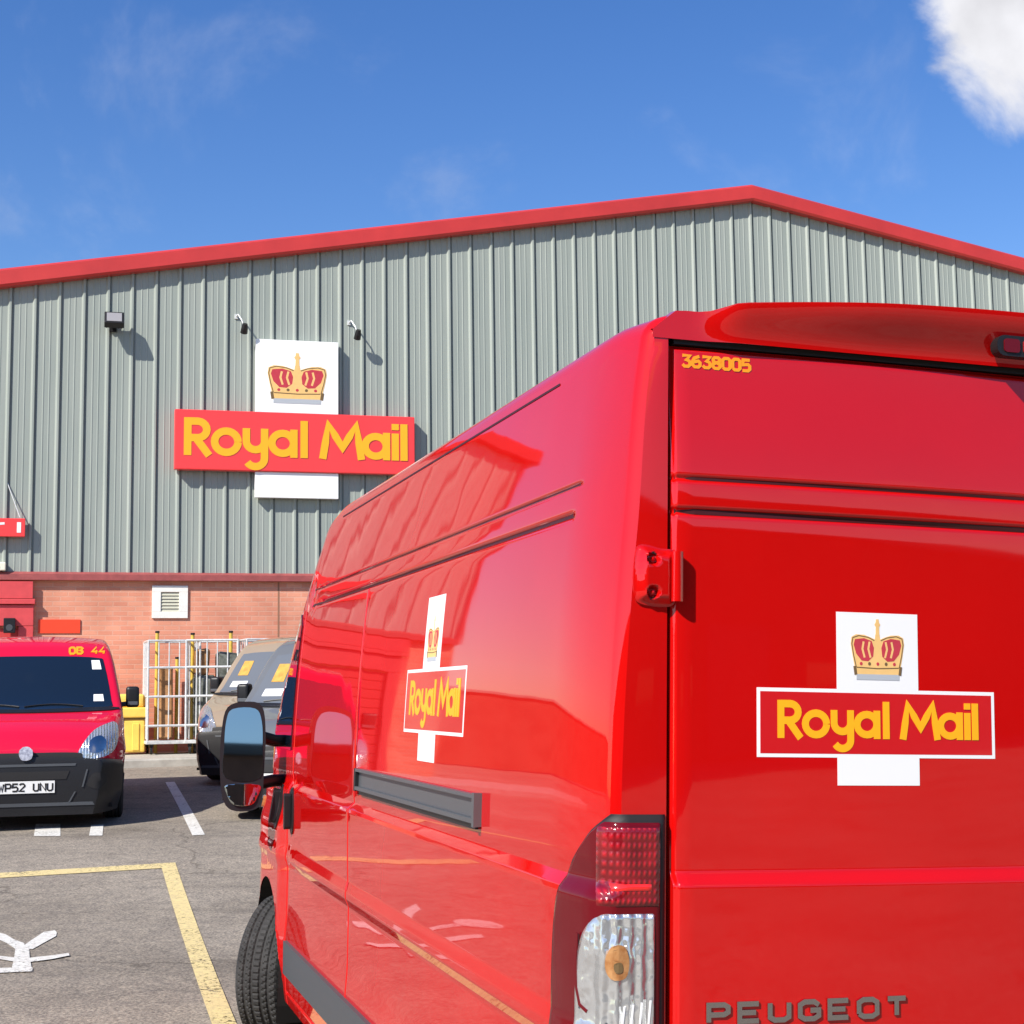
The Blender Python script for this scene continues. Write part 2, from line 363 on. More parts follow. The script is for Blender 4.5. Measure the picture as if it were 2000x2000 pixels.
def patch(mb, poly, fn, h, res=.05, depth=None):
    V, F, B = cut_poly(poly, res); n = len(V)
    vs = [fn(a, b, h) for a, b in V]; fs = [tuple(f) for f in F]
    d = depth if depth is not None else h
    if d > 0:
        vs += [fn(a, b, h - d) for a, b in V]
        fs += [(a, b, b + n, a + n) for a, b in B]
    mb.add(vs, fs)
def ribbon(pts, w):
    # outline of a stroked centre line
    P = [Vector(p) for p in pts]; L_, R_ = [], []
    for i, p in enumerate(P):
        d0 = (P[i] - P[i - 1]).normalized() if i else None
        d1 = (P[i + 1] - P[i]).normalized() if i < len(P) - 1 else None
        a = d0 or d1; b = d1 or d0
        t = (a + b).normalized(); nrm = Vector((-t.y, t.x)); k = min(1.6, 1 / max(.35, nrm.dot(Vector((-a.y, a.x)))))
        L_.append(p + nrm * w * .5 * k); R_.append(p - nrm * w * .5 * k)
    return L_, R_
def stroke(mb, pts, w, fn, h, depth=None):
    L_, R_ = ribbon(pts, w); n = len(L_); d = depth if depth is not None else h
    vs = [fn(p.x, p.y, h) for p in L_] + [fn(p.x, p.y, h) for p in R_] + [fn(p.x, p.y, h - d) for p in L_] + [fn(p.x, p.y, h - d) for p in R_]
    fs = []
    for i in range(n - 1):
        fs += [(i, i + 1, n + i + 1, n + i), (i, i + 1, 2*n + i + 1, 2*n + i), (n + i, n + i + 1, 3*n + i + 1, 3*n + i)]
    fs += [(0, n, 3*n, 2*n), (n - 1, 2*n - 1, 4*n - 1, 3*n - 1)]
    mb.add(vs, fs)
ROYAL = [[(30, -2), (30, 258)], [(30, 233), (92, 233)] + arc(92, 176, 57, 86, -86, 10) + [(30, 119)], [(80, 119), (165, -2)],
         arc(272, 97, 74, 0, 360, 24), [(398, 195)] + arc(456, 105, 58, 180, 360, 12) , [(514, 195), (514, -8)] + arc(456, -12, 58, -5, -150, 10),
         arc(630, 97, 70, 0, 360, 24), [(702, 195), (702, -2)], [(768, -2), (768, 258)],
         [(888, -4), (925, 236), (1018, 80), (1108, 236), (1142, -4)],
         arc(1236, 95, 70, 0, 360, 24), [(1308, 193), (1308, -2)], [(1366, -2), (1366, 190)], [(1366, 214), (1366, 258)], [(1424, -2), (1424, 258)]]
def dens(st, k=4):
    o = []
    for a, b in zip(st, st[1:]):
        o += [(a[0] + (b[0] - a[0]) * i / k, a[1] + (b[1] - a[1]) * i / k) for i in range(k)]
    return o + [st[-1]]
def royal_text(mb, x0, y0, w, hgt, fn, h):
    sx = w / 1450; sy = hgt / 258
    for i, st in enumerate(ROYAL):
        st = [(x0 + a * sx, y0 + b * sy) for a, b in (dens(st, 2) if len(st) < 8 else st)]
        stroke(mb, st, 49 * (sx + sy) / 2, fn, h + i * (.0003 if w > 2 else .00007))
G = {  # small stroke alphabet on a 4 x 6 cell
 '0': [[(0,1),(0,5),(1,6),(3,6),(4,5),(4,1),(3,0),(1,0),(0,1)]], '1': [[(.8,5),(2,6),(2,0)]], '2': [[(0,5),(1,6),(3,6),(4,5),(4,4),(0,0),(4,0)]],
 '3': [[(0,6),(4,6),(2,3.6),(3.4,3.2),(4,2.2),(4,1),(3,0),(1,0),(0,1)]], '4': [[(3,0),(3,6),(0,2),(4,2)]], '5': [[(4,6),(.4,6),(0,3.2),(3,3.6),(4,2.6),(4,1),(3,0),(0,0)]],
 '6': [[(3.6,6),(1,5),(0,3),(0,1),(1,0),(3,0),(4,1),(4,2.4),(3,3.4),(0,2.6)]], '8': [[(2,3.2),(.4,3.8),(.2,5.2),(1,6),(3,6),(3.8,5.2),(3.6,3.8),(2,3.2),(.2,2.4),(0,1),(1,0),(3,0),(4,1),(3.8,2.4),(2,3.2)]],
 'O': [[(0,1),(0,5),(1,6),(3,6),(4,5),(4,1),(3,0),(1,0),(0,1)]], 'B': [[(0,0),(0,6),(3,6),(4,5),(3,3.2),(0,3.2),(3,3.2),(4,2),(4,1),(3,0),(0,0)]],
 'P': [[(0,0),(0,6),(3.2,6),(4,5.2),(4,3.4),(3.2,2.6),(0,2.6)]], 'E': [[(4,6),(0,6),(0,0),(4,0)], [(0,3),(3.4,3)]], 'U': [[(0,6),(0,1),(1,0),(3,0),(4,1),(4,6)]],
 'G': [[(4,4.8),(3,6),(1,6),(0,5),(0,1),(1,0),(3,0),(4,1),(4,3),(2.2,3)]], 'T': [[(0,6),(4,6)], [(2,6),(2,0)]], 'W': [[(0,6),(1,0),(2,4),(3,0),(4,6)]], 'N': [[(0,0),(0,6),(4,0),(4,6)]],
 'L': [[(0,6),(0,0),(4,0)]], 'C': [[(4,5),(3,6),(1,6),(0,5),(0,1),(1,0),(3,0),(4,1)]], ' ': [], '-': [[(.5,3),(3.5,3)]]}
def text(mb, s, x0, y0, cw, ch, gap, w, fn, h, depth=None):
    x = x0; k = 0
    for c in s:
        for st in G[c]:
            stroke(mb, [(x + a / 4 * cw, y0 + b / 6 * ch) for a, b in st], w, fn, h + (k % 3) * .0002, depth); k += 1
        x += cw + gap
def crown(parent, fn, cx, y0, w, h, hh, names=('crown_emblem',)):
    """royal crown emblem: w wide, h high, base centre at (cx, y0)"""
    X = lambda a: cx + a * w / 2
    Y = lambda b: y0 + b * h
    JW = []; g = MB(); body = [(-.80, .06), (-.84, .16), (-.93, .38), (-1.0, .58), (-.97, .69), (-.80, .735), (-.5, .73), (-.25, .69), (-.1, .66), (-.08, .74), (.08, .74), (.1, .66), (.25, .69), (.5, .73), (.80, .735), (.97, .69), (1.0, .58), (.93, .38), (.84, .16), (.80, .06)]
    patch(g, [(X(a), Y(b)) for a, b in body], fn, hh, .03)
    patch(g, [(X(a), Y(b)) for a, b in [(-.07, .72), (-.06, .86), (-.11, .90), (-.06, .94), (-.05, .99), (.05, .99), (.06, .94), (.11, .90), (.06, .86), (.07, .72)]], fn, hh + .0002, 0)
    for a in (-.62, -.31, 0, .31, .62): patch(jw := MB(), [(X(a + .055 * math.cos(t)), Y(.26 + .03 * math.sin(t))) for t in [k * math.pi / 4 for k in range(8)]], fn, hh + .0004, 0); JW.append(jw)
    o = g.build('crown_emblem', 'gold', parent)
    for q_, jw in enumerate(JW): jw.build('crown_jewel', 'ccrown' if q_ % 2 == 0 else 'brown', o)
    for sgn in (-1, 1):
        ol = MB(); stroke(ol, [(X(sgn * .80), Y(.20)), (X(sgn * .90), Y(.40)), (X(sgn * .96), Y(.58)), (X(sgn * .92), Y(.68)), (X(sgn * .7), Y(.715)), (X(sgn * .35), Y(.69)), (X(sgn * .12), Y(.64))], w * .016, fn, hh + .0003); ol.build('crown_outline', 'brown', o)
    ol = MB(); stroke(ol, [(X(-.78), Y(.20)), (X(0), Y(.185)), (X(.78), Y(.20))], w * .018, fn, hh + .0003); ol.build('crown_outline', 'brown', o)
    for sgn in (-1, 1):
        r = MB(); sh = [(-.89, .57), (-.84, .655), (-.5, .675), (-.22, .63), (-.14, .52), (-.17, .38), (-.36, .30), (-.6, .31), (-.80, .42)]
        patch(r, [(X(sgn * a), Y(b)) for a, b in sh], fn, hh + .0003, .03)
        r.build('crown_cushion', 'ccrown', o)
    for sgn in (-1, 1):
        for a in (-.52, -.30):
            b2 = MB(); stroke(b2, [(X(sgn * a), Y(.62)), (X(sgn * (a - .05)), Y(.5)), (X(sgn * (a + .03)), Y(.36))], w * .035, fn, hh + .0005); b2.build('crown_arch', 'gold', o)
        b2 = MB(); stroke(b2, [(X(sgn * .82), Y(.08)), (X(sgn * .86), Y(.22))], w * .05, fn, hh + .0005); b2.build('crown_edge', 'brown', o)
    b3 = MB(); patch(b3, [(X(-.80), Y(0)), (X(.80), Y(0)), (X(.80), Y(.09)), (X(-.80), Y(.09))], fn, hh + .0004, .03)
    b3.build('crown_base', 'band', o)
    return o

# ------------------------------------------------------------------ ground
KY = [(-30, -.1), (-4, -.03), (4, 0), (7.1, .04), (11, .19), (14.1, .385), (18, .53), (25, .72), (60, 1.1), (400, 1.5), (2000, 1.5)]
def gz(x, y):
    dip = .07 * sstep(-1.9, .8, x + .3 * (y - 7)) * (1 - sstep(9.5, 12, y))
    return slerp_(y, KY) - dip
def gpt(px, py):
    r = ray(px, py); t = .5; p = CAM.copy()
    while t < 300:
        p = CAM + r * t
        if p.z <= gz(p.x, p.y): break
        t += .004
    return Vector((p.x, p.y, gz(p.x, p.y)))
mb = MB()
xs = [-900, -300, -120, -60] + [-40 + i * 1.0 for i in range(81)] + [60, 120, 300, 900]
ys = [-300, -60] + [-20 + i * .5 for i in range(110)] + [45, 60, 100, 200, 400, 1500]
mb.v = [(x, y, gz(x, y)) for y in ys for x in xs]
nx = len(xs)
mb.f = [(j * nx + i, j * nx + i + 1, (j + 1) * nx + i + 1, (j + 1) * nx + i) for j in range(len(ys) - 1) for i in range(nx - 1)]
gobj = tag(mb.build('ground', 'asphalt', smooth=True), 'grey brown worn tarmac of the delivery yard', 'ground', kind='structure')

def gfn(origin, ax, ay):
    def f(a, b, h):
        p = origin + ax * a + ay * b
        return Vector((p.x, p.y, gz(p.x, p.y) + h))
    return f
I2 = gfn(Vector((0, 0, 0)), Vector((1, 0, 0)), Vector((0, 1, 0)))
def ground_poly(mb, pts, h=.004, res=.25):
    patch(mb, [(p.x, p.y) for p in pts], I2, h, res, depth=.0)
def marking(name, label, m, polys, h=.005):
    mb = MB()
    for p in polys: ground_poly(mb, p, h)
    return tag(mb.build(name, m), label, 'road marking', kind='structure')
A = U.copy(); B = N.copy()                          # bay axes: along the wall, and towards the camera
c0 = Vector((-2.80, 12.50, 0))
def bl(a, b): return c0 + A * a + B * b
marking('yellow_bay_marking', 'pale yellow painted corner of an empty parking bay', 'pyellow',
        [[bl(-8, -.11), bl(0, -.11), bl(0, .11), bl(-8, .11)], [bl(0, -.11), bl(.115, -.11), bl(.115, 9), bl(0, 9)]])
wa = gpt(332, 1528); wb = gpt(388, 1632)
wd = (wb - wa).normalized(); ws = Vector((wd.y, -wd.x, 0)) * .055
marking('white_bay_marking', 'white painted bay line running out of the shadow between the parked vans', 'pwhite', [[wa - ws, wa + ws, wb + ws, wb - ws]])
def pxq(*p): return [gpt(*q) for q in p]
marking('white_dash_marking', 'short white painted dashes under the front of the parked red van', 'pwhite',
        [pxq((66, 1634), (118, 1634), (118, 1610), (70, 1610)), pxq((174, 1633), (200, 1633), (202, 1612), (178, 1612))])
def gstroke(pts, w0):
    mbp = [gpt(*p) for p in pts]; L_, R_ = ribbon([(p.x, p.y) for p in mbp], w0)
    return [Vector((*p, 0)) for p in L_] + [Vector((*p, 0)) for p in reversed(R_)]
pic = MB()
zpx = lambda x, y: gpt(x / 2.972, 1400 + y / 2.972)
for i, poly in enumerate(([(318, 1243), (330, 1256), (326, 1276), (250, 1318), (190, 1352), (120, 1352), (150, 1322), (200, 1288), (255, 1252)],
        [(-90, 1240), (0, 1258), (32, 1266), (80, 1296), (140, 1318), (150, 1352), (90, 1352), (40, 1318), (0, 1300), (-90, 1280)],
        [(92, 1330), (168, 1330), (172, 1400), (186, 1474), (66, 1474), (82, 1400)], [(165, 1404), (300, 1390), (398, 1376), (404, 1390), (300, 1412), (165, 1430)],
        [(-300, 1385), (0, 1393), (90, 1404), (90, 1428), (0, 1412), (-300, 1408)], [(-300, 1474), (66, 1462), (190, 1462), (186, 1484), (0, 1492), (-300, 1500)])):
    P_ = [zpx(*q) for q in poly]; patch(pic, [(p.x, p.y) for p in P_], I2, .004 + i * .0004, .2, depth=0)
hd_ = zpx(-380, 1395); patch(pic, arc(hd_.x, hd_.y, .17, 0, 350, 18), I2, .0068, .1, depth=0)
tag(pic.build('pictogram_marking', 'pwhite'), 'white painted figure symbol on the tarmac of the empty bay', 'road marking', kind='structure')

# ------------------------------------------------------------------ warehouse
b0 = -8.03
WO = Vector((0, 25.93, 0)) + U * b0
RB = Matrix((U, -N, Vector((0, 0, 1)))).transposed()      # local x along the wall, local y into the building
def wp(s, off, z): return WO + U * s + N * off + Vector((0, 0, z))
RIB = .37; XA = 12.54; ZA = 10.30; SL = .1816
S0, S1 = -3.5, 30.2
ZC = 3.50
def gable(s): return ZA - SL * abs(s - XA)
wh = empty('warehouse', wp(0, 0, .55), RB)
WZ = .55
tag(wh, 'grey ribbed steel warehouse with red roof trim above a brick base', 'building')
mb = MB()
prof = []
s = S0
k = math.floor(S0 / RIB)
pts = []
while k * RIB < S1 + RIB:
    c = k * RIB
    for dx, d in ((-.088, 0), (-.060, .030), (-.032, .030), (-.020, 0), (-.0185, -.022), (.0040, -.022), (.005, 0), (.085, 0), (.092, .005), (.104, .005), (.111, 0), (.175, 0), (.182, .005), (.194, .005), (.201, 0)):
        x = c + dx
        if S0 <= x <= S1: pts.append((x, d))
    k += 1
pts = [(S0, 0)] + pts + [(S1, 0)]
if not any(abs(p[0] - XA) < 1e-3 for p in pts):
    pts.append((XA, lerp(XA, pts))); pts.sort()
n = len(pts)
mb.v = [(x, -d, ZC - WZ) for x, d in pts] + [(x, -d, gable(x) - .02 - WZ) for x, d in pts]
mb.f = [(i, i + 1, n + i + 1, n + i) for i in range(n - 1)]
mb.build('cladding', 'clad', wh)
mb = MB(); mb.box(S0 + .02, S1, .0, .3, 0, ZC - .03 - WZ); mb.build('brick_wall', 'brick', wh)
# drip flashing
mb = MB()
pr = [(.02, ZC + .06), (-.045, ZC + .05), (-.095, ZC + .015), (-.10, ZC - .075), (-.085, ZC - .085), (.0, ZC - .07)]
for i in range(len(pr) - 1):
    (y0, z0), (y1, z1) = pr[i], pr[i + 1]
    mb.add([(S0, y0, z0 - WZ), (S1, y0, z0 - WZ), (S1, y1, z1 - WZ), (S0, y1, z1 - WZ)], [(0, 1, 2, 3)])
fl = mb.build('drip_flashing', mat('flashing_red', (.30, .07, .065), .5, var=.15), wh)
# verge trims
def verge(sa, sb, name):
    mb = MB(); pr = [(.10, .30), (-.10, .285), (-.16, .24), (-.17, .02), (-.15, -.02), (.0, -.02)]
    for i in range(len(pr) - 1):
        (y0, z0), (y1, z1) = pr[i], pr[i + 1]
        mb.add([(sa, y0, gable(sa) + z0 - WZ), (sb, y0, gable(sb) + z0 - WZ), (sb, y1, gable(sb) + z1 - WZ), (sa, y1, gable(sa) + z1 - WZ)], [(0, 1, 2, 3)])
    mb.build(name, 'trim', wh)
verge(S0 - .15, XA, 'verge_trim'); verge(XA, S1 + .15, 'verge_trim')
for sgn, sc in ((-1, S0), (1, S1)):
    mb = MB(); mb.box(min(sc, sc + sgn * .05), max(sc, sc + sgn * .05), -.05, .18, 2.9, gable(sc) - WZ - .02); mb.build('corner_trim', 'trim', wh)
mb = MB()
for sa, sb in ((S0 - .15, XA), (XA, S1 + .15)):
    mb.add([(sa, .1, gable(sa) + .26 - WZ), (sb, .1, gable(sb) + .26 - WZ), (sb, 40, gable(sb) + .26 - WZ), (sa, 40, gable(sa) + .26 - WZ)], [(0, 1, 2, 3)])
mb.build('roof', 'roofm', wh)
for sc in (S0 + .03, S1 - .03):
    mb = MB(); mb.add([(sc, .2, 2.9), (sc, 40, 2.9), (sc, 40, gable(sc) - WZ), (sc, .2, gable(sc) - WZ)], [(0, 1, 2, 3)]); mb.build('cladding', 'clad', wh)
    mb = MB(); mb.add([(sc, .3, 0), (sc, 40, 0), (sc, 40, 2.9), (sc, .3, 2.9)], [(0, 1, 2, 3)]); mb.build('brick_wall', 'brick', wh)
    sg = -1 if sc < 0 else 1
    mb = MB(); mb.box(sc - .22, sc + .22, -.1, 40, gable(sc) - WZ - .05, gable(sc) - WZ + .2, .03); mb.build('eaves_gutter', 'trim', wh)
mb = MB(); mb.box(4.125, 4.15, -.003, .02, 0, ZC - WZ - .09); mb.build('expansion_joint', mat('joint_mastic', (.30, .15, .09), .8), wh)
# red door surround at the left edge of the view
dr = MB()
dr.box(-2.7, .40, -.09, .0, 2.72 - WZ, 3.04 - WZ, .01); dr.box(-2.7, .42, -.13, -.0, 3.05 - WZ, 3.13 - WZ, .01); dr.box(-2.7, .38, -.10, -.0, 3.14 - WZ, 3.40 - WZ)
dr.box(.18, .40, -.09, .0, 0, 2.715 - WZ, .01); dr.box(-2.7, -2.48, -.09, .0, 0, 2.715 - WZ, .01)
dfr = dr.build('door_frame', mat('door_red', (.62, .07, .075), .45, var=.08), wh)
mb = MB()
for i in range(12): mb.box(-2.48, .18, -.03, .0, i * .178, i * .178 + .165, .01)
mb.build('roller_door', mat('roller_red', (.55, .05, .05), .45), wh)

# pavement with kerb in front of the wall
def wgz(s, off):
    p = wp(s, off, 0); return gz(p.x, p.y)
mb = MB()
ss = [S0 - 8 + i * 1.0 for i in range(48)]
rows = [(0, .14), (2.45, .115)]
vs = []
for s_ in ss: vs += [(wp(s_, 0, wgz(s_, 0) + .06)), (wp(s_, 2.45, wgz(s_, 2.45) + .105))]
mb.add(vs, [(2*i, 2*i + 1, 2*i + 3, 2*i + 2) for i in range(len(ss) - 1)])
tag(mb.build('pavement', 'concrete'), 'pale concrete pavement strip along the brick base of the warehouse', 'pavement', kind='structure')
mb = MB(); vs = []
for s_ in ss:
    z = wgz(s_, 2.5)
    vs += [wp(s_, 2.45, z - .05), wp(s_, 2.45, z + .105), wp(s_, 2.47, z + .115), wp(s_, 2.56, z + .11), wp(s_, 2.59, z + .09), wp(s_, 2.60, z - .05)]
mb.add(vs, [(6*i + j, 6*i + j + 1, 6*i + 7 + j, 6*i + 6 + j) for i in range(len(ss) - 1) for j in range(5)])
tag(mb.build('kerb', 'kerb'), 'stone kerb edging the pavement in front of the warehouse', 'kerb', kind='structure')

# ------------------------------------------------------------------ things on the wall
def wfn(u_, v_, h): return Vector((u_, -h, v_))
def wthing(name, s_, z, label, cat, group=None):
    return tag(empty(name, wp(s_, 0, z), RB), label, cat, group)
sg = wthing('wall_sign', 4.42, 4.74, 'large red and white cross-shaped sign with crown and yellow lettering on the grey cladding', 'sign')
SO = 4.42; SZ = 4.74; OFF = .045
mb = MB(); mb.box(-.68, .66, -(OFF + .10), -OFF, 1.403, 2.60, .006); up = mb.build('upper_panel', 'signwhite', sg)
mb = MB(); mb.box(-.68, .66, -(OFF + .10), -OFF, 0.02, .432, .006); mb.build('lower_panel', 'signwhite', sg)
mb = MB(); mb.box(-1.95, 1.92, -(OFF + .14), -OFF, .435, 1.40, .02); rp = mb.build('red_panel', 'signred', sg)
fnS = lambda a, b, h: Vector((a, -(OFF + .10) - h, b))
fnR = lambda a, b, h: Vector((a, -(OFF + .14) - h, b))
crown(up, lambda a, b, h: fnS(a, b, h), -.01, 1.56, .96, .84, .004)
mb = MB(); royal_text(mb, -1.82, .67, 3.62, .60, fnR, .006); mb.build('lettering', 'yellow', rp)
mb = MB()
for x in (-.5, .5):
    mb.box(x - .02, x + .02, -OFF, .0, .1, 2.5)
mb.build('fixing_rail', 'galv', sg)

fd = wthing('floodlight', 1.53, 7.50, 'black square floodlight on a bracket high on the cladding left of the large sign', 'floodlight')
mb = MB(); mb.box(-.16, .14, -.30, -.17, -.10, .13, .015)
for i in range(6): mb.box(-.13 + i * .045, -.115 + i * .045, -.17, -.13, -.07, .1)
tilt = Matrix.Rotation(math.radians(-28), 4, 'X')
mb.xf(lambda v: Matrix.Translation((0, -.23, 0)) @ tilt @ Matrix.Translation((0, .23, 0)) @ v); mb.build('housing', 'black', fd)
mb = MB(); mb.box(-.125, .105, -.308, -.301, -.07, .10); mb.xf(lambda v: Matrix.Translation((0, -.23, 0)) @ tilt @ Matrix.Translation((0, .23, 0)) @ v)
mb.build('lens', mat('lamp_lens', (.30, .29, .29), .15, coat=1), fd)
mb = MB(); mb.tube([(-.02, 0, -.06), (-.02, -.1, -.06), (-.02, -.2, -.0)], .018); mb.box(-.07, .03, -.05, 0, -.13, .02); mb.build('bracket', 'black', fd)
for i, (s_, z) in enumerate(((3.44, 7.72), (5.28, 7.71))):
    sp = wthing('spotlight', s_, z, ('small black spotlight on a thin arm above the left edge of the large sign', 'small black spotlight on a thin arm above the right edge of the large sign')[i], 'spotlight', 'spotlights above the large sign')
    mb = MB(); mb.tube([(0, 0, 0), (.02, -.12, .01), (.07, -.20, -.10), (.10, -.22, -.20)], .012); mb.box(-.03, .03, -.02, 0, -.04, .04, .005); mb.build('arm', 'galv', sp)
    mb = MB(); mb.tube([(.115, -.27, -.17), (.11, -.23, -.24), (.105, -.18, -.30)], [.04, .055, .06], 12); mb.build('lamp_head', 'black', sp)

vt = wthing('wall_vent', 2.44, 2.84, 'square white air vent with a small beige louvre in the brickwork', 'vent')
mb = MB(); mb.box(-.275, .275, -.03, 0, 0, .10, .004); mb.box(-.275, .275, -.03, 0, .41, .51, .004); mb.box(-.275, -.14, -.03, 0, .101, .409, .004); mb.box(.14, .275, -.03, 0, .101, .409, .004); mb.build('frame', 'vent', vt)
mb = MB()
for i in range(6): mb.add([(-.14, -.022, .10 + i * .051), (.14, -.022, .10 + i * .051), (.14, -.004, .15 + i * .051), (-.14, -.004, .15 + i * .051)], [(0, 1, 2, 3)])
mb.build('louvre', 'louvre', vt)
fs_ = wthing('red_notice', .78, 2.61, 'long plain red notice board on the brick wall beside the red door frame', 'sign')
mb = MB(); mb.box(-.31, .31, -.02, 0, 0, .21, .003); mb.build('board', 'firered', fs_)
mb = MB(); mb.box(-.30, .30, -.0, .0005, 0, .2)
bx = wthing('wall_speaker', .055, 2.61, 'small black box fixed to the red door surround', 'speaker')
mb = MB(); mb.box(-.085, .085, -.20, -.091, 0, .225, .01); mb.build('casing', 'black', bx)
mb = MB(); mb.tube([(0, -.2005, .08), (0, -.206, .08)], .05, 16); mb.build('grille', 'dgrey', bx)
ss2 = wthing('projecting_sign', -.35, 4.08, 'small red sign board with white lettering high above the red door', 'sign')
mb = MB(); mb.box(-1.4, .60, -.16, -.05, 0, .28, .008); rb = mb.build('board', 'signred', ss2)
fnB = lambda a, b, h: Vector((a, -.16 - h, b))
for st_, w_ in (([(.20, .09), (.20, .19), (.30, .20)], .035), ([(.51, .06), (.51, .22)], .06), ([(.0, .12), (.0, .18), (.12, .18), (.12, .12), (.0, .12)], .035)):
    mb = MB(); stroke(mb, st_, w_, fnB, .004); mb.build('letter', 'white', rb)
mb = MB(); mb.tube([(.3, 0, .9), (.52, -.1, .3)], .008); mb.box(.4, .43, -.05, 0, .05, .25); mb.build('stay', 'galv', ss2)
cb = wthing('alarm_box', -.14, 3.56, 'small cream alarm box just above the red door frame', 'alarm box')
mb = MB(); mb.box(-.14, .12, -.14, 0, 0, .13, .02); mb.build('casing', mat('cream_plastic', (.8, .76, .62), .5), cb)
mb = MB(); mb.tube([(-.01, -.145, .065), (-.01, -.155, .065)], .03, 12); mb.build('lamp', 'white', cb)

# ------------------------------------------------------------------ bins and cages by the wall
def at_wall(name, s_, off, label, cat, group=None, rz=0):
    m = RB @ Matrix.Rotation(rz, 3, 'Z')
    z = wgz(s_, off) + (.06 + .045 * off / 2.45 if off < 2.45 else 0)
    return tag(empty(name, wp(s_, off, z), m), label, cat, group)
def grit_bin(s_, off, label, rz=0):
    o = at_wall('grit_bin', s_, off, label, 'bin', 'yellow grit bins by the brick wall', rz)
    mb = MB(); mb.box(-.34, .34, -.26, .26, .03, .52, .04)
    for v in range(0): pass
    for x in (-.2, .2): mb.box(x - .05, x + .05, -.275, -.255, .06, .46, .01)
    mb.build('bin_body', 'bin', o)
    mb = MB(); mb.box(-.37, .37, -.29, .29, .545, .70, .03); mb.box(-.33, .33, -.25, .25, .69, .90, .07); mb.build('lid', 'bin', o)
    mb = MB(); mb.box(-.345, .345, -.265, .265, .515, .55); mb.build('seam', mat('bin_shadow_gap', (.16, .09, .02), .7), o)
grit_bin(1.72, .55, 'yellow plastic grit bin between the parked red van and the metal cages')
def cage(s_, off, label, rz, src=None):
    o = at_wall('roll_cage', s_, off, label, 'roll cage', 'metal roll cages by the brick wall', rz)
    if src:
        for ch in src.children:
            c = ch.copy(); COL.objects.link(c); c.parent = o
            for g in ch.children: d = g.copy(); COL.objects.link(d); d.parent = c
        return o
    w, d, H_ = .38, .36, 1.68
    mb = MB(); r = .016
    for y in (-d, d):
        mb.tube([(-w, y, .2), (-w, y, H_)], r); mb.tube([(w, y, .2), (w, y, H_)], r)
    for y in (-d, d): mb.tube([(-w, y, H_), (w, y, H_)], r)
    for x in (-w, w): mb.tube([(x, -d, H_), (x, d, H_)], r)
    mb.build('frame', 'galv', o)
    mb = MB()
    for z in (.42, .85, 1.28):
        mb.tube([(-w, -d, z), (w, -d, z)], .018)
        for x in (-w, w): mb.tube([(x, -d, z), (x, d, z)], .011)
    for k in range(1, 5): mb.tube([(-w + k * 2 * w / 5, -d, .22), (-w + k * 2 * w / 5, -d, H_)], .010)
    for x in (-w, w):
        for k in range(1, 5): mb.tube([(x, -d + k * 2 * d / 5, .22), (x, -d + k * 2 * d / 5, H_)], .008)
    mb.build('bars', 'galv', o)
    mb = MB(); mb.box(-w - .02, w + .02, -d - .02, d + .02, .15, .2, .01); mb.build('base_tray', 'galv', o)
    for x in (-w + .06, w - .06):
        for y in (-d + .06, d - .06):
            mb = MB(); mb.tube([(x - .018, y, .06), (x + .018, y, .06)], .06, 14); mb.box(x - .03, x + .03, y - .02, y + .02, .1, .15); mb.build('castor', 'black', o)
    return o
c1 = cage(2.44, .75, 'galvanised roll cage nearest the yellow grit bin', .05)
cage(3.05, .85, 'galvanised roll cage in the middle of the row by the brick wall', -.12, c1)
cage(3.85, .95, 'galvanised roll cage partly hidden behind the grey van', .1, c1)
# yellow poles and folded stock standing in the cages
for i, (s_, off, z0, hh, lab) in enumerate(((2.22, .55, .2, 1.62, 'thin yellow pole at the left end of the cages'), (2.52, .60, .22, 1.20, 'short yellow pole in the first cage'), (2.74, .72, .2, 1.58, 'yellow pole between the first and second cage'), (3.12, .62, .2, 1.05, 'short yellow pole in the second cage'), (3.3, .9, .2, 1.6, 'tall yellow pole behind the second cage'))):
    o = at_wall('yellow_pole', s_, off, lab, 'pole', 'yellow poles among the cages')
    mb = MB(); mb.tube([(0, 0, .0), (.01, .02, hh + z0)], .028, 10); mb.build('shaft', 'yelpole', o)
    mb = MB(); mb.tube([(.01, .02, hh + z0), (.01, .02, hh + z0 + .03)], .034, 10); mb.build('cap', 'black', o)
for i, (s_, off, sx, h0, h1, m, lab) in enumerate(((2.35, .78, .10, .22, 1.30, 'cardboard', 'brown cardboard bundle standing in the first cage'), (2.92, .9, .16, .25, 1.15, 'darkbag', 'dark sacks stacked low in the second cage'), (3.25, .9, .16, .9, 1.5, 'darkbag', 'dark green sack on top of the second cage load'), (2.88, .85, .10, 1.16, 1.55, 'cardboard', 'brown parcel on top of the dark sacks'), (3.75, .95, .25, .2, 1.45, 'darkbag', 'dark load filling the cage behind the grey van'))):
    o = at_wall('sack' if m == 'darkbag' else 'parcel', s_, off, lab, 'sack' if m == 'darkbag' else 'parcel')
    mb = MB(); mb.box(-sx, sx, -.2, .2, h0, h1, .05)
    random.seed(i); mb.xf(lambda v: v + Vector((random.uniform(-.015, .015), random.uniform(-.015, .015), random.uniform(-.02, .02)))); mb.build('load', m, o, smooth=True)

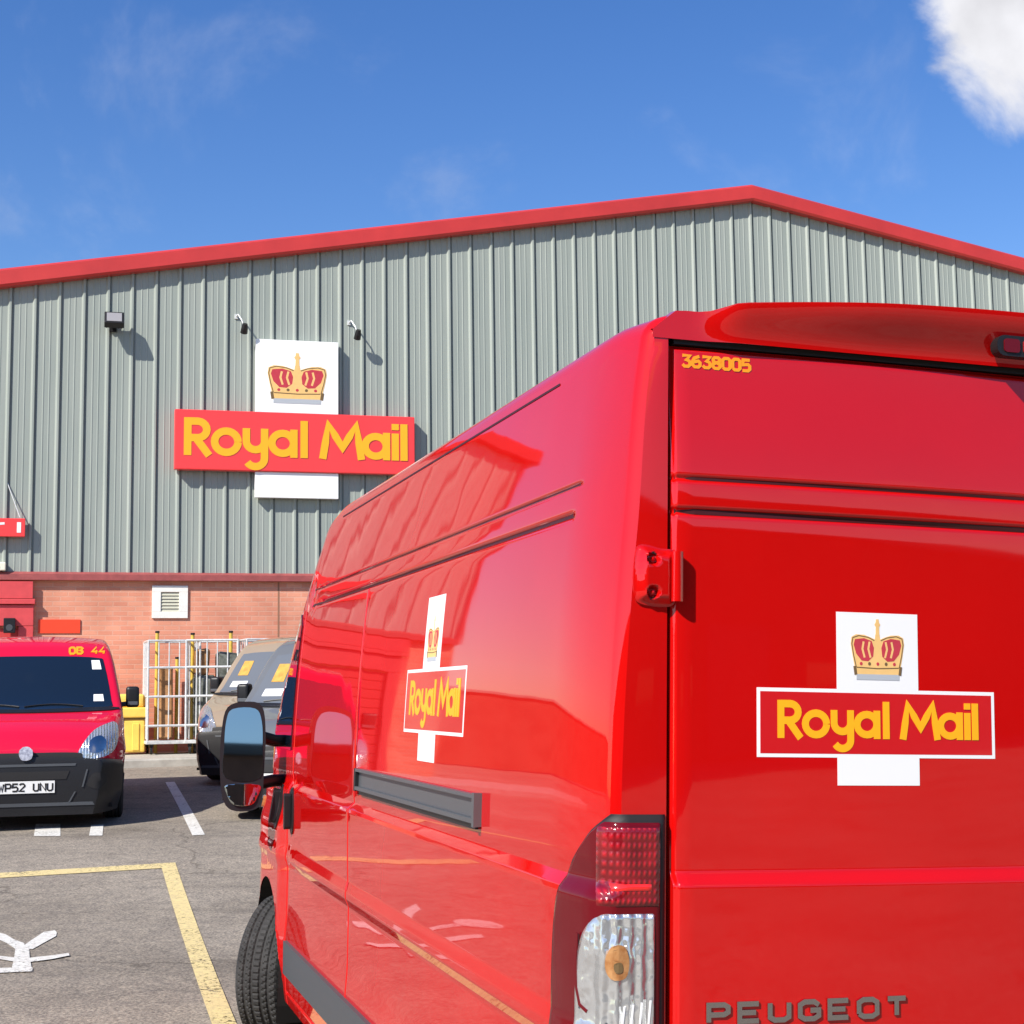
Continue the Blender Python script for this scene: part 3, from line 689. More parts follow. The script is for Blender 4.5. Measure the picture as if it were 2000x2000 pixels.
# ------------------------------------------------------------------ lofted vehicle bodies
def loft(Ys, zl, half, zt, zb, rc, crown_h=.02, disp=None, off=0, nroof=14, cx=0, cap=(True, True), skip=None, arcn=6):
    """stations along Y; side columns at levels zl (0..1 mapped to bottom..roof corner); returns MB"""
    mb = MB(); ring = 0; rows = []
    for y in Ys:
        T = zt(y) + off; Bm = zb(y) - 0; r = min(rc(y), max(.01, (T - Bm) * .45))
        side = []
        for t in zl:
            z = Bm + (T - r - Bm) * t
            x = half(y, z) + off; d = disp(y, z) if disp else 0
            side.append((x, z, d))
        xt = half(y, T - r) + off
        pts = [(x - d, z) for x, z, d in side]
        dz = (half(y, T - r) - half(y, T - r - .03)) / .03
        a0 = 0
        for k in range(1, arcn + 1):
            a = math.pi / 2 * k / arcn
            pts.append((xt - r + r * math.cos(a), T - r + r * math.sin(a)))
        xr = xt - r
        full = [(-x, z) for x, z in pts]
        for k in range(1, nroof): 
            u_ = -1 + 2 * k / nroof
            full.append((xr * u_, T + crown_h * (1 - u_ * u_)))
        full += [(x, z) for x, z in reversed(pts)]
        # roof crown continuity
        ring = len(full); rows.append([(cx + a, y, b) for a, b in full])
    for rw in rows: mb.v += rw
    for j in range(len(rows) - 1):
        for i in range(ring - 1):
            f = (j * ring + i, j * ring + i + 1, (j + 1) * ring + i + 1, (j + 1) * ring + i)
            if skip and skip(*[sum(mb.v[q][c] for q in f) / 4 for c in range(3)]): continue
            mb.f.append(f)
    if cap[0]: mb.f.append(tuple(range(ring)))
    if cap[1]: mb.f.append(tuple((len(rows) - 1) * ring + i for i in range(ring)))
    return mb
def bvh_of(mb): return BVHTree.FromPolygons(mb.v, mb.f)
def proj_front(bvh, sign=1, start=6.0):
    last = {}
    def f(a, b, h):
        hit = bvh.ray_cast(Vector((a, start * sign, b)), Vector((0, -sign, 0)))
        if hit[0] is None:
            return Vector((a, last.get('y', 0), b))
        last['y'] = hit[0].y
        n_ = hit[1]
        if n_.y * sign < 0: n_ = -n_
        return hit[0] + n_ * h
    return f
def proj_side(bvh, sign=-1, start=4.0):
    """a = distance along the vehicle, b = height"""
    def f(a, b, h):
        hit = bvh.ray_cast(Vector((sign * start, a, b)), Vector((-sign, 0, 0)))
        if hit[0] is None: return Vector((sign * .8, a, b))
        n_ = hit[1]
        if n_.x * sign < 0: n_ = -n_
        return hit[0] + n_ * h
    return f

def wheel(name, parent, loc, R_, w, steer=0, side=-1, hub='rim', cover=False, segs=72):
    """tyre with tread blocks and a steel rim; side = outward x direction"""
    root = None
    prof = []
    hw = w / 2
    base = [(-hw * .80, R_ * .64), (-hw * .96, R_ * .72), (-hw, R_ * .82), (-hw * .97, R_ * .91), (-hw * .86, R_ * .965)]
    tread = []
    nt_ = 30
    for i in range(nt_ + 1):
        x = -hw * .80 + hw * 1.6 * i / nt_
        tread.append((x, R_ * (1 - .018 * (x / hw) ** 2)))
    prof = base + tread + [(-x, r) for x, r in reversed(base)]
    mb = MB(); n_ = len(prof)
    SG = segs * 4 if segs > 60 else segs
    for k in range(SG):
        a = 2 * math.pi * k / SG
        for i, (x, r) in enumerate(prof):
            rr = r
            if len(base) <= i < len(base) + len(tread):
                u_ = x / hw
                groove = any(abs(u_ - g) < .055 for g in (-.5, -.17, .17, .5))
                ph = (k + int(abs(u_) * 9)) % 4
                if groove: rr -= R_ * .024
                elif ph == 0 and segs > 60: rr -= R_ * .018
            mb.v.append((x, rr * math.cos(a), rr * math.sin(a)))
    for k in range(SG):
        for i in range(n_ - 1): mb.f.append((k * n_ + i, k * n_ + i + 1, ((k + 1) % SG) * n_ + i + 1, ((k + 1) % SG) * n_ + i))
    m4 = Matrix.Translation(loc) @ Matrix.Rotation(steer, 4, 'Z')
    mb.xf(lambda v: m4 @ v)
    root = empty_part = MB()
    ty = mb.build('wheel', 'tyre', parent, smooth=True, angle=25)
    rm = MB(); o_ = side
    rp_ = [(hw * .80, R_ * .65), (hw * .82, R_ * .60), (hw * .55, R_ * .57), (hw * .35, R_ * .42), (hw * .62, R_ * .30), (hw * .68, R_ * .16), (hw * .72, .001)]
    K = 40
    for k in range(K):
        a = 2 * math.pi * k / K
        for x, r in rp_: rm.v.append((o_ * x, r * math.cos(a), r * math.sin(a)))
    nn = len(rp_)
    for k in range(K):
        for i in range(nn - 1): rm.f.append((k * nn + i, k * nn + i + 1, ((k + 1) % K) * nn + i + 1, ((k + 1) % K) * nn + i))
    rm.xf(lambda v: m4 @ v); rm.build('rim', hub, ty, smooth=True, angle=30)
    ib = MB(); ib.tube([(-hw * .7, 0, 0), (hw * .3, 0, 0)], R_ * .63, 24); ib.xf(lambda v: m4 @ v); ib.build('brake_drum', 'gap', ty)
    return ty

# ------------------------------------------------------------------ big red delivery van
K_ = .92
VV = rot('Z', .292) @ rot('Y', .0316)
VO = CAM + K_ * (Vector((1.11177, 3.80465, -.05813)) + VV @ Vector((.12, 0, -.148)) - CAM)
van = tag(empty('delivery_van', VO, VV), 'big glossy red panel van seen from behind, filling the right of the picture', 'van')
# all numbers below are in the survey frame (x from the left door edge side, z with ground at -.148), converted by vm()
CX = .12
def vm(x, y, z): return Vector(((x - CX) * K_, y * K_, (z + .148) * K_))
WZp = [(.0, .985), (.14, 1.0), (.2, 1.012), (.36, 1.022), (.47, 1.024), (.56, 1.018), (.80, 1.020), (.835, 1.034), (.86, 1.034), (.90, 1.026), (1.0, 1.030), (1.165, 1.034), (1.18, 1.032), (1.205, 1.008), (1.24, 1.012), (1.5, 1.012), (1.745, .999), (1.95, .978), (2.06, .965), (2.2, .950), (2.35, .935), (2.455, .925), (2.6, .91)]
_wt = [slerp_(1.2 + i * .005, [(1.20 + q * .1, -1.0135 + .062 * max(0, q * .1 - .05) ** 2) for q in range(16)]) for i in range(301)]
_wt = [sum(_wt[max(0, min(300, i + k))] for k in range(-14, 15)) / 29 for i in range(301)]
def WZU(z):
    t = max(0, min(299.99, (z - 1.2) / .005)); i = int(t); return -(_wt[i] + (_wt[i + 1] - _wt[i]) * (t - i))
def vhalf(y, z):
    w = (lerp(z, WZp) if z < 1.24 else WZU(z)) + CX                                   # distance from the van's centre line
    if y < .36: w -= (.034 - .016 * sstep(2.0, 2.4, z)) * (1 - y / .36) ** 2.2
    if y < .03: w -= .020 * (1 - y / .03) ** 2
    if y > 4.1:
        w -= (.02 + .05 * sstep(1.2, 2.3, z)) * ((y - 4.1) / 1.4) ** 2 * (1 if z > 1.15 else .25)
    if y > 5.15: w -= .34 * ((y - 5.15) / .73) ** 2.4
    if z < 1.12:
        w += .030 * sstep(4.40, 4.62, y) * (1 - sstep(5.35, 5.6, y)) * sstep(.2, .35, z) * (1 - sstep(.95, 1.12, z))
    return w
def vtop(y): return slerp_(y, [(0, 2.515), (.25, 2.53), (3.75, 2.53), (4.1, 2.49), (4.28, 2.38), (5.28, 1.47), (5.36, 1.40), (5.62, 1.22), (5.78, 1.0), (5.85, .6), (5.88, .2)])
def g1(v, c, w): return math.exp(-((v - c) / w) ** 2)
def vdisp(y, z):
    if y > 5.3: return 0
    d = 0
    inY = sstep(.30, .34, y) * (1 - sstep(4.30, 4.36, y))
    d += .010 * g1(z, 2.066, .009) * inY                                   # main groove
    d += .007 * g1(z, 2.142, .0055) * sstep(.27, .30, y) * (1 - sstep(4.35, 4.42, y))
    d += .007 * g1(z, 2.452, .006) * sstep(.55, .60, y) * (1 - sstep(3.7, 3.8, y)) * (1 if not 2.35 < y < 2.6 else .2)
    # shallow stamped panels
    def stamp(y0, y1, z0, z1, dep, e=.022, r=.12):
        dx = max(y0 + r - y, y - (y1 - r), 0); dz = max(z0 + r - z, z - (z1 - r), 0)
        dist = r - math.hypot(dx, dz) if (dx > 0 and dz > 0) else min(y - y0, y1 - y, z - z0, z1 - z)
        return dep * sstep(0, e, dist)
    # shut lines
    for yy in (2.86, 4.44): d += .012 * g1(y, yy, .006) * sstep(.15, .17, z) * (1 - sstep(2.05, 2.07, z))
    d += .010 * g1(z, .205, .006) * sstep(2.85, 2.87, y) * (1 - sstep(4.42, 4.44, y))
    return d
def fine(lo, hi, step, feats):
    o = set(); x = lo
    while x < hi: o.add(round(x, 4)); x += step
    for c, w, n_ in feats:
        for i in range(-n_, n_ + 1): o.add(round(c + w * i / n_, 4))
    return sorted(v for v in o if lo <= v <= hi)
Ys = fine(0, 5.88, .05, [(.0, .0, 1), (.016, .014, 4), (.1, .07, 6), (.28, .08, 8), (.53, .02, 4), (.58, .03, 4), (2.86, .016, 8), (4.44, .016, 8), (2.67, .02, 4), (2.99, .02, 4), (4.31, .03, 4), (2.36, .02, 2), (2.58, .02, 2), (4.5, .14, 14), (5.0, .4, 36), (5.8, .08, 14), (3.85, .3, 12), (5.28, .1, 10)])
zbot, ztp, rcv = .145, 2.53, .075
zs = fine(zbot, ztp - rcv, .04, [(2.066, .02, 9), (2.142, .016, 7), (2.452 - .03, .012, 3), (1.19, .035, 14), (.85, .05, 12), (.205, .018, 6), (1.285, .025, 5), (1.985, .025, 5), (2.19, .02, 3), (2.41, .014, 3)])
zl = [(z - zbot) / (ztp - rcv - zbot) for z in zs]
AR = (4.97, .24, .455)                                     # front arch: y, z, radius
ARr = (1.22, .22, .40)
def arch_skip(x, y, z):
    if abs(x) < .6: return False
    for a, b, r in (AR, ARr):
        if math.hypot(y - a, z - b) < r and z < b + r: return True
    return False
vb = loft(Ys, zl, vhalf, vtop, lambda y: zbot, lambda y: rcv if y < 4.2 else .10, .022, vdisp, 0, 18, 0, cap=(False, True), skip=arch_skip)
# snap the wheel-arch edge to a circle
vv = []
for x, y, z in vb.v:
    for a, b, r in (AR, ARr):
        dd = math.hypot(y - a, z - b)
        if abs(x) > .6 and r - .04 < dd < r + .012 and z > zbot - .01:
            y = a + (y - a) * (r + .0) / dd; z = b + (z - b) * (r + .0) / dd
    vv.append((x, y, z))
vb.v = vv
VB = bvh_of(vb)
def toV(mb): return mb.xf(lambda v: vm(v.x + CX, v.y, v.z))   # survey frame centred on the van -> local metres
def sideL(a, b, h):
    p = proj_side(VB, -1)(a, b, h); return p
def sideR(a, b, h): return proj_side(VB, 1)(a, b, h)
for s_ in (-1, 1):                                         # rear pillars of the shell
    de = .852 + CX
    z = zbot
    zz = [zbot + i * (2.46 - zbot) / 60 for i in range(61)]
    vs = []
    for q in zz: vs += [(s_ * vhalf(0, q), 0, q), (s_ * (de + .035), -.004, q), (s_ * de, -.004, q), (s_ * (de - .004), .05, q)]
    vb.add(vs, [(4*i + j, 4*i + j + 1, 4*i + 5 + j, 4*i + 4 + j) for i in range(60) for j in range(3)])
body = toV(MB_copy := vb).build('body', 'red', van, smooth=True, angle=50)
# header above the doors, with the raised roof lip
mb = MB()
NX = 70; rows_ = []
def lip(x, t):
    """x from centre; t 0..1 bottom..top -> (y, z)"""
    xx = abs(x); H0 = .775 + CX
    hump = sstep(H0, H0 - .10, xx)
    ztop = 2.523 - .05 * sstep(.93, 1.012, xx) ** 2 + hump * (.014 + .045 * (1 - (xx / H0) ** 2))
    z = 2.453 + (ztop - 2.453) * t
    out = hump * (.012 + .05 * sstep(0, 1, t) * (.4 + .6 * sstep(0, .6, 1 - xx / H0)))
    return -.006 - out, z
for j in range(13):
    t = j / 12
    rows_.append([(x, *lip(x, t)) for x in [(-1 + 2 * i / NX) * 1.012 for i in range(NX + 1)]])
for k, dy in enumerate((.03, .12, .35, .7)):
    rows_.append([(x, lip(x, 1)[0] + dy * 1.0, lip(x, 1)[1] + (0.004, .0, -.02, -.07)[k]) for x in [(-1 + 2 * i / NX) * 1.012 for i in range(NX + 1)]])
for rw in rows_: mb.v += rw
for j in range(len(rows_) - 1):
    for i in range(NX): mb.f.append((j * (NX + 1) + i, j * (NX + 1) + i + 1, (j + 1) * (NX + 1) + i + 1, (j + 1) * (NX + 1) + i))
toV(mb).build('roof_lip', 'red', van, smooth=True, angle=60)
mb = MB(); mb.box(-.97, .97, .045, .06, .2, 2.5); toV(mb).build('door_aperture', 'gap', van)
mb = MB(); mb.box(-.955, .955, .004, .04, 2.444, 2.457); toV(mb).build('top_seal', 'seal', van)
# third brake light
mb = MB(); patch(mb, rrect(-.125, .205, 2.470, 2.522, .022), lambda a, b, h: Vector((a, -.052 - h, b)), .012, .03, depth=.03); bl_ = toV(mb).build('brake_light', 'black', van)
for x in (-.085, -.03, .04, .11, .165):
    mb = MB(); patch(mb, rrect(x - .022, x + .022, 2.479, 2.513, .008), lambda a, b, h: Vector((a, -.064 - h, b)), .004, 0); toV(mb).build('lamp_lens', 'maroon' if x in (-.085, .165) else 'redlens', bl_)

# rear doors
def dsurf(x, z, x0, x1):
    """outer door skin depth"""
    m = (x0 + x1) / 2; h = (x1 - x0) / 2
    y = -.012 - .010 * (1 - ((x - m) / h) ** 2)
    y -= .022 * (1 - sstep(1.196, 1.232, z)) 
    y += .016 * sstep(1.25, 2.0, z) * 0
    y += .020 * sstep(2.08, 2.46, z)
    y += .009 * g1(z, 2.046, .0075) + .007 * g1(z, 2.124, .006)
    y -= .003 * sstep(2.05, 2.06, z) * (1 - sstep(2.11, 2.12, z))
    e = min(x - x0, x1 - x, 2.441 - z, z - .3)
    y += .012 * (1 - sstep(0, .012, e)) 
    return y
def rdoor(x0, x1):
    zz = fine(.30, 2.441, .05, [(2.046, .018, 8), (2.124, .016, 7), (1.214, .03, 10), (2.435, .006, 3), (2.3, .12, 6)])
    xx = fine(x0, x1, .05, [(x0 + .006, .006, 3), (x1 - .006, .006, 3)])
    mb = MB(); n_ = len(xx)
    mb.v = [(x, dsurf(x, z, x0, x1), z) for z in zz for x in xx]
    mb.f = [(j * n_ + i, j * n_ + i + 1, (j + 1) * n_ + i + 1, (j + 1) * n_ + i) for j in range(len(zz) - 1) for i in range(n_ - 1)]
    m_ = len(mb.v)
    loop = [i for i in range(n_)] + [(j * n_ + n_ - 1) for j in range(1, len(zz))] + [(len(zz) - 1) * n_ + i for i in range(n_ - 2, -1, -1)] + [j * n_ for j in range(len(zz) - 2, 0, -1)]
    bk = [(mb.v[i][0], .03, mb.v[i][2]) for i in loop]
    o = len(mb.v); mb.v += bk
    mb.f += [(loop[i], loop[(i + 1) % len(loop)], o + (i + 1) % len(loop), o + i) for i in range(len(loop))]
    return toV(mb).build('rear_door', 'red', van, smooth=True, angle=40)
D0 = -.842 - CX + .0; D1 = .036
dl = rdoor(D0, D1); drr = rdoor(.044, -D0)
def fnD(a, b, h):                       # a in survey x, b = z
    return Vector((a - CX, dsurf(a - CX, b, D0, D1) - h, b))
# slightly perspective-true logo, laid flat on the door
def logo(parent, fn, X0, X1, Z0, Z1, wx0, wx1, WT, WB, tf, hh=.0006):
    """box X0..X1 x Z0..Z1; white cross piece wx0..wx1 from WB to WT"""
    w = X1 - X0
    mb = MB(); bw = .0085 * w / .63
    patch(mb, [(X0, Z0), (X1, Z0), (X1, Z1), (X0, Z1)], fn, hh, .05); o = mb.build_(parent, 'logo_border', 'white')
    mb = MB(); patch(mb, [(X0 + bw, Z0 + bw), (X1 - bw, Z0 + bw), (X1 - bw, Z1 - bw), (X0 + bw, Z1 - bw)], fn, hh + .0003, .05); mb.build_(parent, 'logo_panel', 'decred')
    mb = MB(); patch(mb, [(wx0, Z1), (wx1, Z1), (wx1, WT), (wx0, WT)], fn, hh, .05); mb.build_(parent, 'logo_crown_panel', 'white')
    mb = MB(); patch(mb, [(wx0, WB), (wx1, WB), (wx1, Z0), (wx0, Z0)], fn, hh, .05); mb.build_(parent, 'logo_foot_panel', 'white')
    mb = MB(); royal_text(mb, X0 + w * .078, Z0 + (Z1 - Z0) * .28, w * .85, (Z1 - Z0) * .545, fn, hh + .0007); mb.build_(parent, 'logo_lettering', 'yellow')
    return o
def build_(s, parent, name, m): return toV(s).build(name, m, parent)
MB.build_ = build_
logo(dl, fnD, -.635, -.006, 1.486, 1.645, -.431, -.215, 1.826, 1.422, None)
_ob = MB.build
def crown_van(parent, fn, cx, y0, w, h, hh):
    # crown() builds directly, so give it a converting surface function
    g = lambda a, b, k: (lambda p: vm(p.x + CX, p.y, p.z))(fn(a, b, k))
    return crown(parent, g, cx, y0, w, h, hh)
crown_van(dl, fnD, -.323, 1.668, .142, .145, .0010)
# fleet number and maker's lettering
mb = MB(); text(mb, '3638005', -.812, 2.392, .0185, .026, .0068, .0075, fnD, .0012); mb.build_(dl, 'fleet_number', 'numyel')
mb = MB(); text(mb, 'PEUGEOT', -.764, .905,   .046, .037, .0275, .0115, fnD, .005, depth=.004)
mb.build_(dl, 'maker_lettering', mat('dark_chrome', (.48, .46, .44), .18, metal=1))
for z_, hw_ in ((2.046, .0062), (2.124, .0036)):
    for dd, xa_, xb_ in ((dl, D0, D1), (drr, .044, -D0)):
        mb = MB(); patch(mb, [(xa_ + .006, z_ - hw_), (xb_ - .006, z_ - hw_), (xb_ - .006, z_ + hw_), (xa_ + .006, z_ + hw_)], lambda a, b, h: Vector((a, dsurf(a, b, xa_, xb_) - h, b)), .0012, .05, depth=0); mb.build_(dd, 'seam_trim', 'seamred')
# door handle and plate area (right door, mostly outside the picture)
mb = MB(); patch(mb, rrect(.10, .18, .95, 1.12, .02), lambda a, b, h: Vector((a, dsurf(a, b, .044, -D0) - h, b)), .02, .03); mb.build_(drr, 'handle', 'black')

# hinges
def hinge(zc):
    r = MB()
    fnH = lambda a, b, h: Vector((a - CX, -.004 - h, b))
    out_ = smooth_closed([(-.933, zc - .05), (-.936, zc), (-.930, zc + .055), (-.915, zc + .070), (-.870, zc + .062), (-.838, zc + .058), (-.834, zc + .02), (-.834, zc - .03), (-.838, zc - .066), (-.872, zc - .072), (-.918, zc - .066)], 4)
    V_, F_, B_ = cut_poly(out_, .012); n_ = len(V_)
    def hfn(a, b):
        e = 9
        for q0, q1 in zip(out_, out_[1:] + out_[:1]):
            dx_, dz_ = q1[0] - q0[0], q1[1] - q0[1]; t_ = max(0, min(1, ((a - q0[0]) * dx_ + (b - q0[1]) * dz_) / (dx_ * dx_ + dz_ * dz_ + 1e-12)))
            e = min(e, math.hypot(a - q0[0] - dx_ * t_, b - q0[1] - dz_ * t_))
        h = .024 * sstep(0, .026, e) + .004
        for bz in (.036, -.040):
            d_ = math.hypot(a + .895, b - zc - bz); h -= .016 * (1 - sstep(.010, .017, d_)); h += .010 * (1 - sstep(.003, .008, d_))
        return h
    V_, F_, B_ = cut_poly(out_, .004); n_ = len(V_)
    r.add([fnH(a, b, hfn(a, b)) for a, b in V_] + [fnH(a, b, -.002) for a, b in V_], [tuple(f) for f in F_] + [(a, b, b + n_, a + n_) for a, b in B_])
    o = toV(r).build('hinge', 'red', van, smooth=True, angle=45)
    k = MB(); k.tube([(-.838 - CX, -.030, zc - .060), (-.838 - CX, -.030, zc + .054)], .014, 14)
    toV(k).build('hinge_pin', 'red', o, smooth=True, angle=40)
    for bz in (.036, -.040):
        b_ = MB(); b_.tube([(-.895 - CX, -.010, zc + bz), (-.895 - CX, -.020, zc + bz)], .0085, 6); toV(b_).build('bolt', M_['redlens'], o)
        b_ = MB(); pts_ = arc(-.895, zc + bz, .0155, 0, 360, 20); stroke(b_, pts_, .005, fnH, .0165, depth=.004); toV(b_).build('bolt_recess', 'gap', o)
hinge(1.895); hinge(.62)

# tail lamps, wrapped round the corner
def corner(a, z, h, s_=-1):
    """a: distance along the outline from the door edge"""
    w = vhalf(.36, z)
    P = [(.852 + CX, -.004), (.888 + CX, -.004), (vhalf(0, z), 0)] + [(vhalf(y, z), y) for y in (.004, .008, .014, .02, .03, .05, .08, .12, .16, .2, .26, .32, .4, .5, .6)]
    for i in range(len(P) - 1):
        d_ = math.hypot(P[i+1][0] - P[i][0], P[i+1][1] - P[i][1])
        if a <= d_ or i == len(P) - 2:
            t = a / d_; x = P[i][0] + (P[i+1][0] - P[i][0]) * t; y = P[i][1] + (P[i+1][1] - P[i][1]) * t
            break
        a -= d_
    # smoothed normal: from rear facing to side facing
    ang = sstep(-.01, .09, y + (x - vhalf(0, z)) * .4) * math.pi / 2
    nx_, ny_ = math.sin(ang), -math.cos(ang)
    return Vector((s_ * (x + nx_ * h), y + ny_ * h, z))
def tail_lamp(s_):
    fn = lambda a, b, h: corner(a, b, h, s_)
    al = [(.60, .36), (.70, .385), (.9, .385), (1.05, .375), (1.13, .36), (1.2, .325), (1.26, .27), (1.31, .205), (1.345, .150), (1.358, .128)]
    def aleft(z): return slerp_(z, al)
    zz = [.60 + i * (1.358 - .60) / 40 for i in range(41)]
    def ribb(amin, amax, z0, z1, h, edge, name, m, parent, n_=26, rows=26, crown_=0):
        mb = MB(); V_ = []; 
        for j in range(rows + 1):
            z = z0 + (z1 - z0) * j / rows
            A0 = amin(z); A1 = amax(z)
            for i in range(n_ + 1):
                t = i / n_; e = min(t, 1 - t) * (A1 - A0); e2 = min(j, rows - j) / rows * (z1 - z0)
                hh = h * sstep(-.004, edge, min(e, e2)) 
                V_.append(fn(A0 + (A1 - A0) * t, z, hh))
        mb.v = V_
        mb.f = [(j * (n_ + 1) + i, j * (n_ + 1) + i + 1, (j + 1) * (n_ + 1) + i + 1, (j + 1) * (n_ + 1) + i) for j in range(rows) for i in range(n_)]
        return toV(mb).build(name, m, parent, smooth=True)
    top = lambda z: .004
    o = ribb(top, aleft, .60, 1.356, .016, .012, 'tail_lamp', 'seal', van, 34, 60)
    ribb(lambda z: .014, lambda z: aleft(z) - .010, .62, 1.348, .0195, .01, 'side_lens', 'maroon', o, 40, 60)
    ribb(lambda z: .016, lambda z: min(.170, aleft(z) - .016), 1.150, 1.334, .0225, .004, 'red_lens', 'prism', o, 14, 20)
    ribb(lambda z: .034, lambda z: .140, 1.185, 1.210, .0240, .003, 'reflector_strip', mat('bright_red_reflector', (.85, .02, .015), .2, coat=1), o, 10, 4)
    cl = [(.62, .24), (.8, .235), (1.0, .228), (1.08, .205), (1.125, .175), (1.148, .14)]
    w_ = ribb(lambda z: .028, lambda z: slerp_(z, cl), .62, 1.148, .0245, .010, 'clear_lens', 'reflector', o, 22, 50)
    mb = MB(); patch(mb, smooth_closed([(.104, 1.005), (.134, 1.002), (.144, 1.035), (.134, 1.070), (.108, 1.072), (.096, 1.040)], 4), fn, .0285, .012, depth=.004); am = toV(mb).build('amber_bulb', 'amber', w_)
    mb = MB(); patch(mb, smooth_closed([(.112, 1.018), (.126, 1.016), (.129, 1.034), (.114, 1.037)], 4), fn, .0300, .012, depth=.002); toV(mb).build('bulb_socket', 'brown', am)
    mb = MB(); stroke(mb, [(.208, 1.09), (.214, 1.03), (.212, .97), (.198, .935), (.175, .925)], .008, fn, .0262, depth=.003); toV(mb).build('lens_edge', 'maroon', w_)
    mb = MB()
    stroke(mb, [(.20, .93), (.14, .905), (.07, .86), (.035, .855)], .007, fn, .0262, depth=.003); toV(mb).build('lens_divider', 'dgrey', w_)
    mb = MB()
    for q in range(4): stroke(mb, [(.045 + q * .02, .955 - q * .004), (.05 + q * .02, .90)], .004, fn, .0262, depth=.003)
    toV(mb).build('lens_rib', 'white', w_)
tail_lamp(-1); tail_lamp(1)

# side logo, mirrored mapping so that it reads along the van on its left side: the text runs from the front to the rear
def fnSide(a, b, h):
    return sideL(-a, b, h)
X0, X1 = -2.00, -1.20
lg = logo(body, fnSide, X0, X1, 1.500, 1.712, -1.775, -1.545, 1.950, 1.410, None, .0008)
crown_van(body, fnSide, -1.66, 1.735, .15, .15, .0012)
# side rail, rub strip, handles, indicator, windows
def svan(poly, name, m, h, res=.06, parent=None, fn=None, both=True, depth=None):
    o = None
    for f in ((sideL, sideR) if both else (sideL,)):
        mb = MB(); patch(mb, poly, fn or f, h, res, depth); o = toV(mb).build(name, m, parent or body, smooth=True, angle=35)
    return o
rl = MB()
for z0, z1, hh in ((1.262, 1.275, .020), (1.332, 1.343, .020)): patch(rl, [(.99, z0), (2.74, z0), (2.74, z1), (.99, z1)], sideL, hh, .08)
patch(rl, [(.99, 1.2755), (2.74, 1.2755), (2.74, 1.3315), (.99, 1.3315)], sideL, .004, .08)
patch(rl, [(.965, 1.255), (.989, 1.255), (.989, 1.348), (.965, 1.348)], sideL, .024, .08)
r_ = toV(rl).build('door_rail', 'rail', van)
mb = MB(); patch(mb, [(2.741, 1.258), (2.775, 1.258), (2.775, 1.343), (2.741, 1.343)], sideL, .018, .05); patch(mb, [(1.0, 1.246), (2.7, 1.246), (2.7, 1.2610), (1.0, 1.2610)], sideL, .010, .08); toV(mb).build('rail_end', 'black', r_)
svan([(1.72, .30), (4.40, .30), (4.44, .34), (4.44, .40), (4.38, .455), (1.72, .455)], 'rub_strip', 'dgrey', .018)
for yc in (4.30, 4.66):
    mb = MB(); patch(mb, smooth_closed([(yc - .055, 1.0), (yc - .06, 1.08), (yc - .045, 1.16), (yc, 1.185), (yc + .045, 1.16), (yc + .055, 1.08), (yc + .045, 1.0), (yc, .965)], 4), sideL, .006, 0); h_ = toV(mb).build('door_handle', 'black', van, smooth=True, angle=30)
    mb = MB(); patch(mb, rrect(yc - .018, yc + .022, .99, 1.16, .016), sideL, .040, 0, depth=.03); toV(mb).build('grip', 'black', h_)
mb = MB(); patch(mb, rrect(5.28, 5.40, 1.03, 1.09, .02), sideL, .012, 0); toV(mb).build('indicator', 'amber', van)
win = [(4.52, 1.36), (4.52, 1.98), (4.60, 2.04), (4.72, 1.99), (5.12, 1.56), (5.20, 1.42), (5.16, 1.36)]
svan(win, 'side_window', 'glass', .006, .06)
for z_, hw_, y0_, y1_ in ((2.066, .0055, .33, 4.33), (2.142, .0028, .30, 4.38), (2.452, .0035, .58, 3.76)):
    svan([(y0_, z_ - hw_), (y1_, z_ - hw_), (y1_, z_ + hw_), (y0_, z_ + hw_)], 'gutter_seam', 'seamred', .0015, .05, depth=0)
# windscreen
fnF = proj_front(VB, 1, 8)
mb = MB(); patch(mb, [(-.80, 1.52), (.80, 1.52), (.74, 2.28), (-.74, 2.28)], fnF, .006, .08); toV(mb).build('windscreen', 'glass', body, smooth=True)
mb = MB(); patch(mb, [(-.86, .16), (.86, .16), (.84, .52), (-.84, .52)], fnF, .02, .08); toV(mb).build('front_bumper', 'black', body, smooth=True)
for s_ in (-1, 1):
    mb = MB(); patch(mb, smooth_closed([(s_ * .60, .85), (s_ * .85, .88), (s_ * .93, 1.15), (s_ * .80, 1.12)], 4), fnF, .008, .05); toV(mb).build('headlight', 'reflector', body, smooth=True)
# rear bumper
mb = MB(); mb.box(-1.13, 1.13, -.09, .20, .10, .29, .03); toV(mb).build('rear_bumper', 'black', van)
mb = MB(); mb.box(-.9, .9, .3, 5.5, .10, .14); toV(mb).build('floor_pan', 'gap', van)
